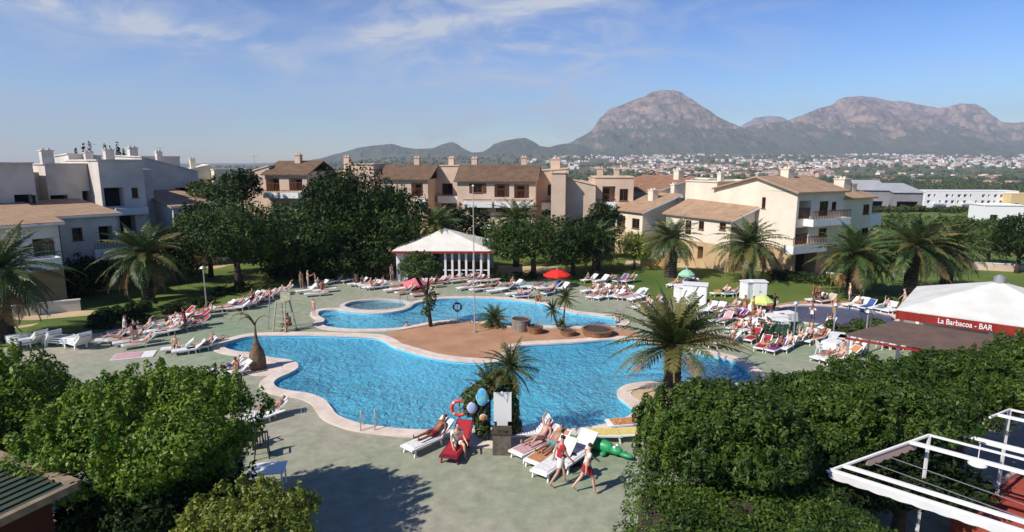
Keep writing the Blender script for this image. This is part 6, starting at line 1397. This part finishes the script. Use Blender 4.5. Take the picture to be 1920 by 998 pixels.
parasol('parasol', 'orange closed parasol at the edge of the round hedge', 1562, 612, CLOTH['orange'], 1, 1.9, True)
# lifeguard chair
x, y = G(534, 620); t_ = thing('lifeguard_chair', 'tall wooden lifeguard chair with ladder front on the deck between the pools', 'lifeguard chair', (x, y, 0), R(-15)); lw = mat('pale_timber', (.42, .40, .28), .8, (.3, .28, .2), 4)
for sx in (-.4, .4):
    for sy, top in ((-.55, 1.9), (.55, 1.9)): b = MB(); b.bar((sx*1.15, sy, 0), (sx*.75, sy*.45, top), .07); b.build('leg', lw, t_)
b = MB(); [b.bar((-.4+q*.02, -.5+q*.07, .3+q*.38), (.4-q*.02, -.5+q*.07, .3+q*.38), .05) for q in range(4)]; b.build('rungs', lw, t_); b = MB(); b.box(-.36, .36, -.3, .3, 1.88, 1.95); b.build('seat', lw, t_); b = MB(); b.box(-.36, .36, .27, .32, 1.95, 2.4); b.build('backrest', lw, t_)
person('lifeguard resting in the shade at the foot of the tall chair', 'sit', (x+.35, y-.1, .02), R(160), 2, 'dark', [('shorts', 'red'), ('shirt', 'pink')], 1.0)
# shower post beside it
x, y = G(503, 617); t_ = thing('shower_post', 'thin leaning grey shower pole left of the lifeguard chair', 'shower', (x, y, 0)); b = MB(); b.tube([(0, 0, 0), (.25, 0, 2.2), (.4, 0, 2.25)], .03, 8); b.build('pole', metal, t_); b = MB(); b.lathe([(.02, .05), (.09, 0)], 12, (.42, 0, 2.18)); b.build('head', metal, t_)
# ------------------------------------------------------------------ kiosk display by the near pool edge
x, y = G(941, 848); t_ = thing('stone_bin', 'square grey brown stone bin standing at the near pool edge', 'bin', (x, y, .02)); b = MB(); b.box(-.33, .33, -.3, .3, 0, .80); b.build('body', mat('stone_brown', (.17, .14, .11), .9, (.11, .09, .07), 6, .5, 20), t_); b = MB(); b.box(-.36, .36, -.33, .33, 0.802, .86); b.box(-.15, .15, -.28, -.2, .86, .98); b.build('lid', bark, t_)
x2, y2 = G(941, 836); zt, zb = atY(941, 736, y2)[2], atY(941, 790, y2)[2]; t_ = thing('notice_board', 'plain white notice board on a post above the stone bin', 'sign', (x2, y2, 0)); b = MB(); b.box(-.30, .36, -.03, .02, zb, zt); b.build('panel', plastic, t_); b = MB(); b.box(-.04, .04, .03, .1, 0, zt); b.build('post', white, t_); b = MB(); b.box(-.18, .22, -.04, .01, zb-.45, zb-.01); b.build('lower_panel', plastic, t_)
x3, y3 = G(915, 826); t_ = thing('display_plant', 'leafy plant with flowers and palm fronds behind the notice board', 'plant', (x3, y3, 0)); rg = np.random.default_rng(9); b = MB()
for (dx, h_) in ((-.25, 1.5), (.1, 2.2), (.55, 2.4), (.85, 2.9)): b.tube([(dx*.4, 0, 0), (dx, .1, h_)], [.05, .03], 7)
b.build('trunk', bark, t_); leaf_crown('foliage', rg, [(-.5, 0, 1.75, .5, .35, .4), (-.25, 0, 1.1, .35, .3, .5), (-.2, 0, .5, .3, .3, .4), (.9, 0, 1.2, .3, .3, .7), (.2, 0, 2.3, .45, .3, .35), (.95, 0, .6, .35, .3, .4), (-.1, .1, 2.0, .5, .35, .4), (.8, .1, 2.0, .35, .3, .6), (-.6, 0, 1.3, .35, .3, .35)], 5200, .17, leaf_md, t_)
c = obj('crown', palm_crown_mesh(150, 1.35, 36, 16, .05, .24, pm, 1.4, -.6, (.7, 1.3), .1, .05), t_); c.location = (.85, .1, 2.9); c = obj('crown', palm_crown_mesh(151, 1.0, 26, 14, .05, .2, [palm_y]*3, 1.5, .2, (.3, .7), .1, .05), t_); c.location = (.15, .1, 2.2)
fl = MB()
for q in range(26): fl.ell((rg.uniform(-.8, .4), rg.uniform(-.35, 0), rg.uniform(.4, 2.3)), (.05, .05, .05), 6, 4)
fl.build('flowers', CLOTH['purple'], t_)
def beachball(label, px, py, Y, r_, m): p = atY(px, py, Y); t_ = thing('beach_toy', label, 'inflatable toy', p); b = MB(); b.ell((0, 0, 0), r_, 16, 12); b.build('body', m, t_, True); b = MB(); b.torus((0, 0, 0), r_[0]*.98, .02); b.build('seam', white, t_, True)
beachball('blue oval inflatable toy hanging by the plant', 904, 745, y3-.4, (.22, .08, .36), mat('toy_blue', (.10, .35, .75), .35, (.2, .6, .6), 3)); beachball('pale lilac inflatable toy hanging beside the red life ring', 885, 765, y3-.3, (.18, .08, .24), mat('toy_lilac', (.40, .45, .70), .35)); beachball('orange and white inflatable toy low on the plant', 906, 783, y3-.45, (.12, .08, .13), CLOTH['orange'])
# inflatable crocodile
x, y = G(1122, 846); t_ = obj('inflatable_crocodile', None) if False else thing('inflatable_crocodile', 'green inflatable crocodile lying on the deck behind the walkers', 'inflatable toy', (x, y, .02), R(-38)); gr_ = mat('inflatable_green', (.04, .34, .13), .35, (.03, .26, .10), 3)
b = MB(); b.tube([(-1.35, 0, .10), (-1.0, 0, .16), (-.5, 0, .22), (0, 0, .26), (.4, 0, .25), (.62, 0, .2)], [.04, .12, .2, .25, .22, .14], 14); b.build('body', gr_, t_, True)
b = MB(); b.ell((.72, 0, .24), (.26, .2, .15), 14, 8); b.ell((1.08, 0, .18), (.32, .13, .09), 14, 8); hd = b.build('head', gr_, t_, True); b = MB(); b.ell((.7, -.1, .38), (.06, .05, .06)); b.ell((.7, .1, .38), (.06, .05, .06)); b.build('eyes', white, hd, True)
for sx, sy in ((.35, -.27), (.35, .27), (-.4, -.26), (-.4, .26)): b = MB(); b.ell((sx, sy, .1), (.12, .16, .08), 10, 6); b.build('foot', gr_, t_, True)
b = MB(); [b.ell((-1.1+q*.2, 0, .26+.2*math.sin(max(0, min(1, q/8))*PI)*.9), (.06, .02, .05), 6, 4) for q in range(8)]; b.build('back_ridge', gr_, t_)
# blue white inflatable boat shapes between
lump('heaped_towels', 'dark and white towels heaped on the deck between the walkers', 'towels', 1066, 872, .8, .5, .35, CLOTH['black'], .3, 31)
lump('heaped_towels', 'orange striped bag at the hedge tree edge of the near deck', 'bag', 1158, 808, .6, .5, .4, CLOTH['orange'], .3, 32)

for o in bpy.data.objects:
    if o.get('label') and len(o['label'].split()) > 16: print('LONG', o.name, o['label'])
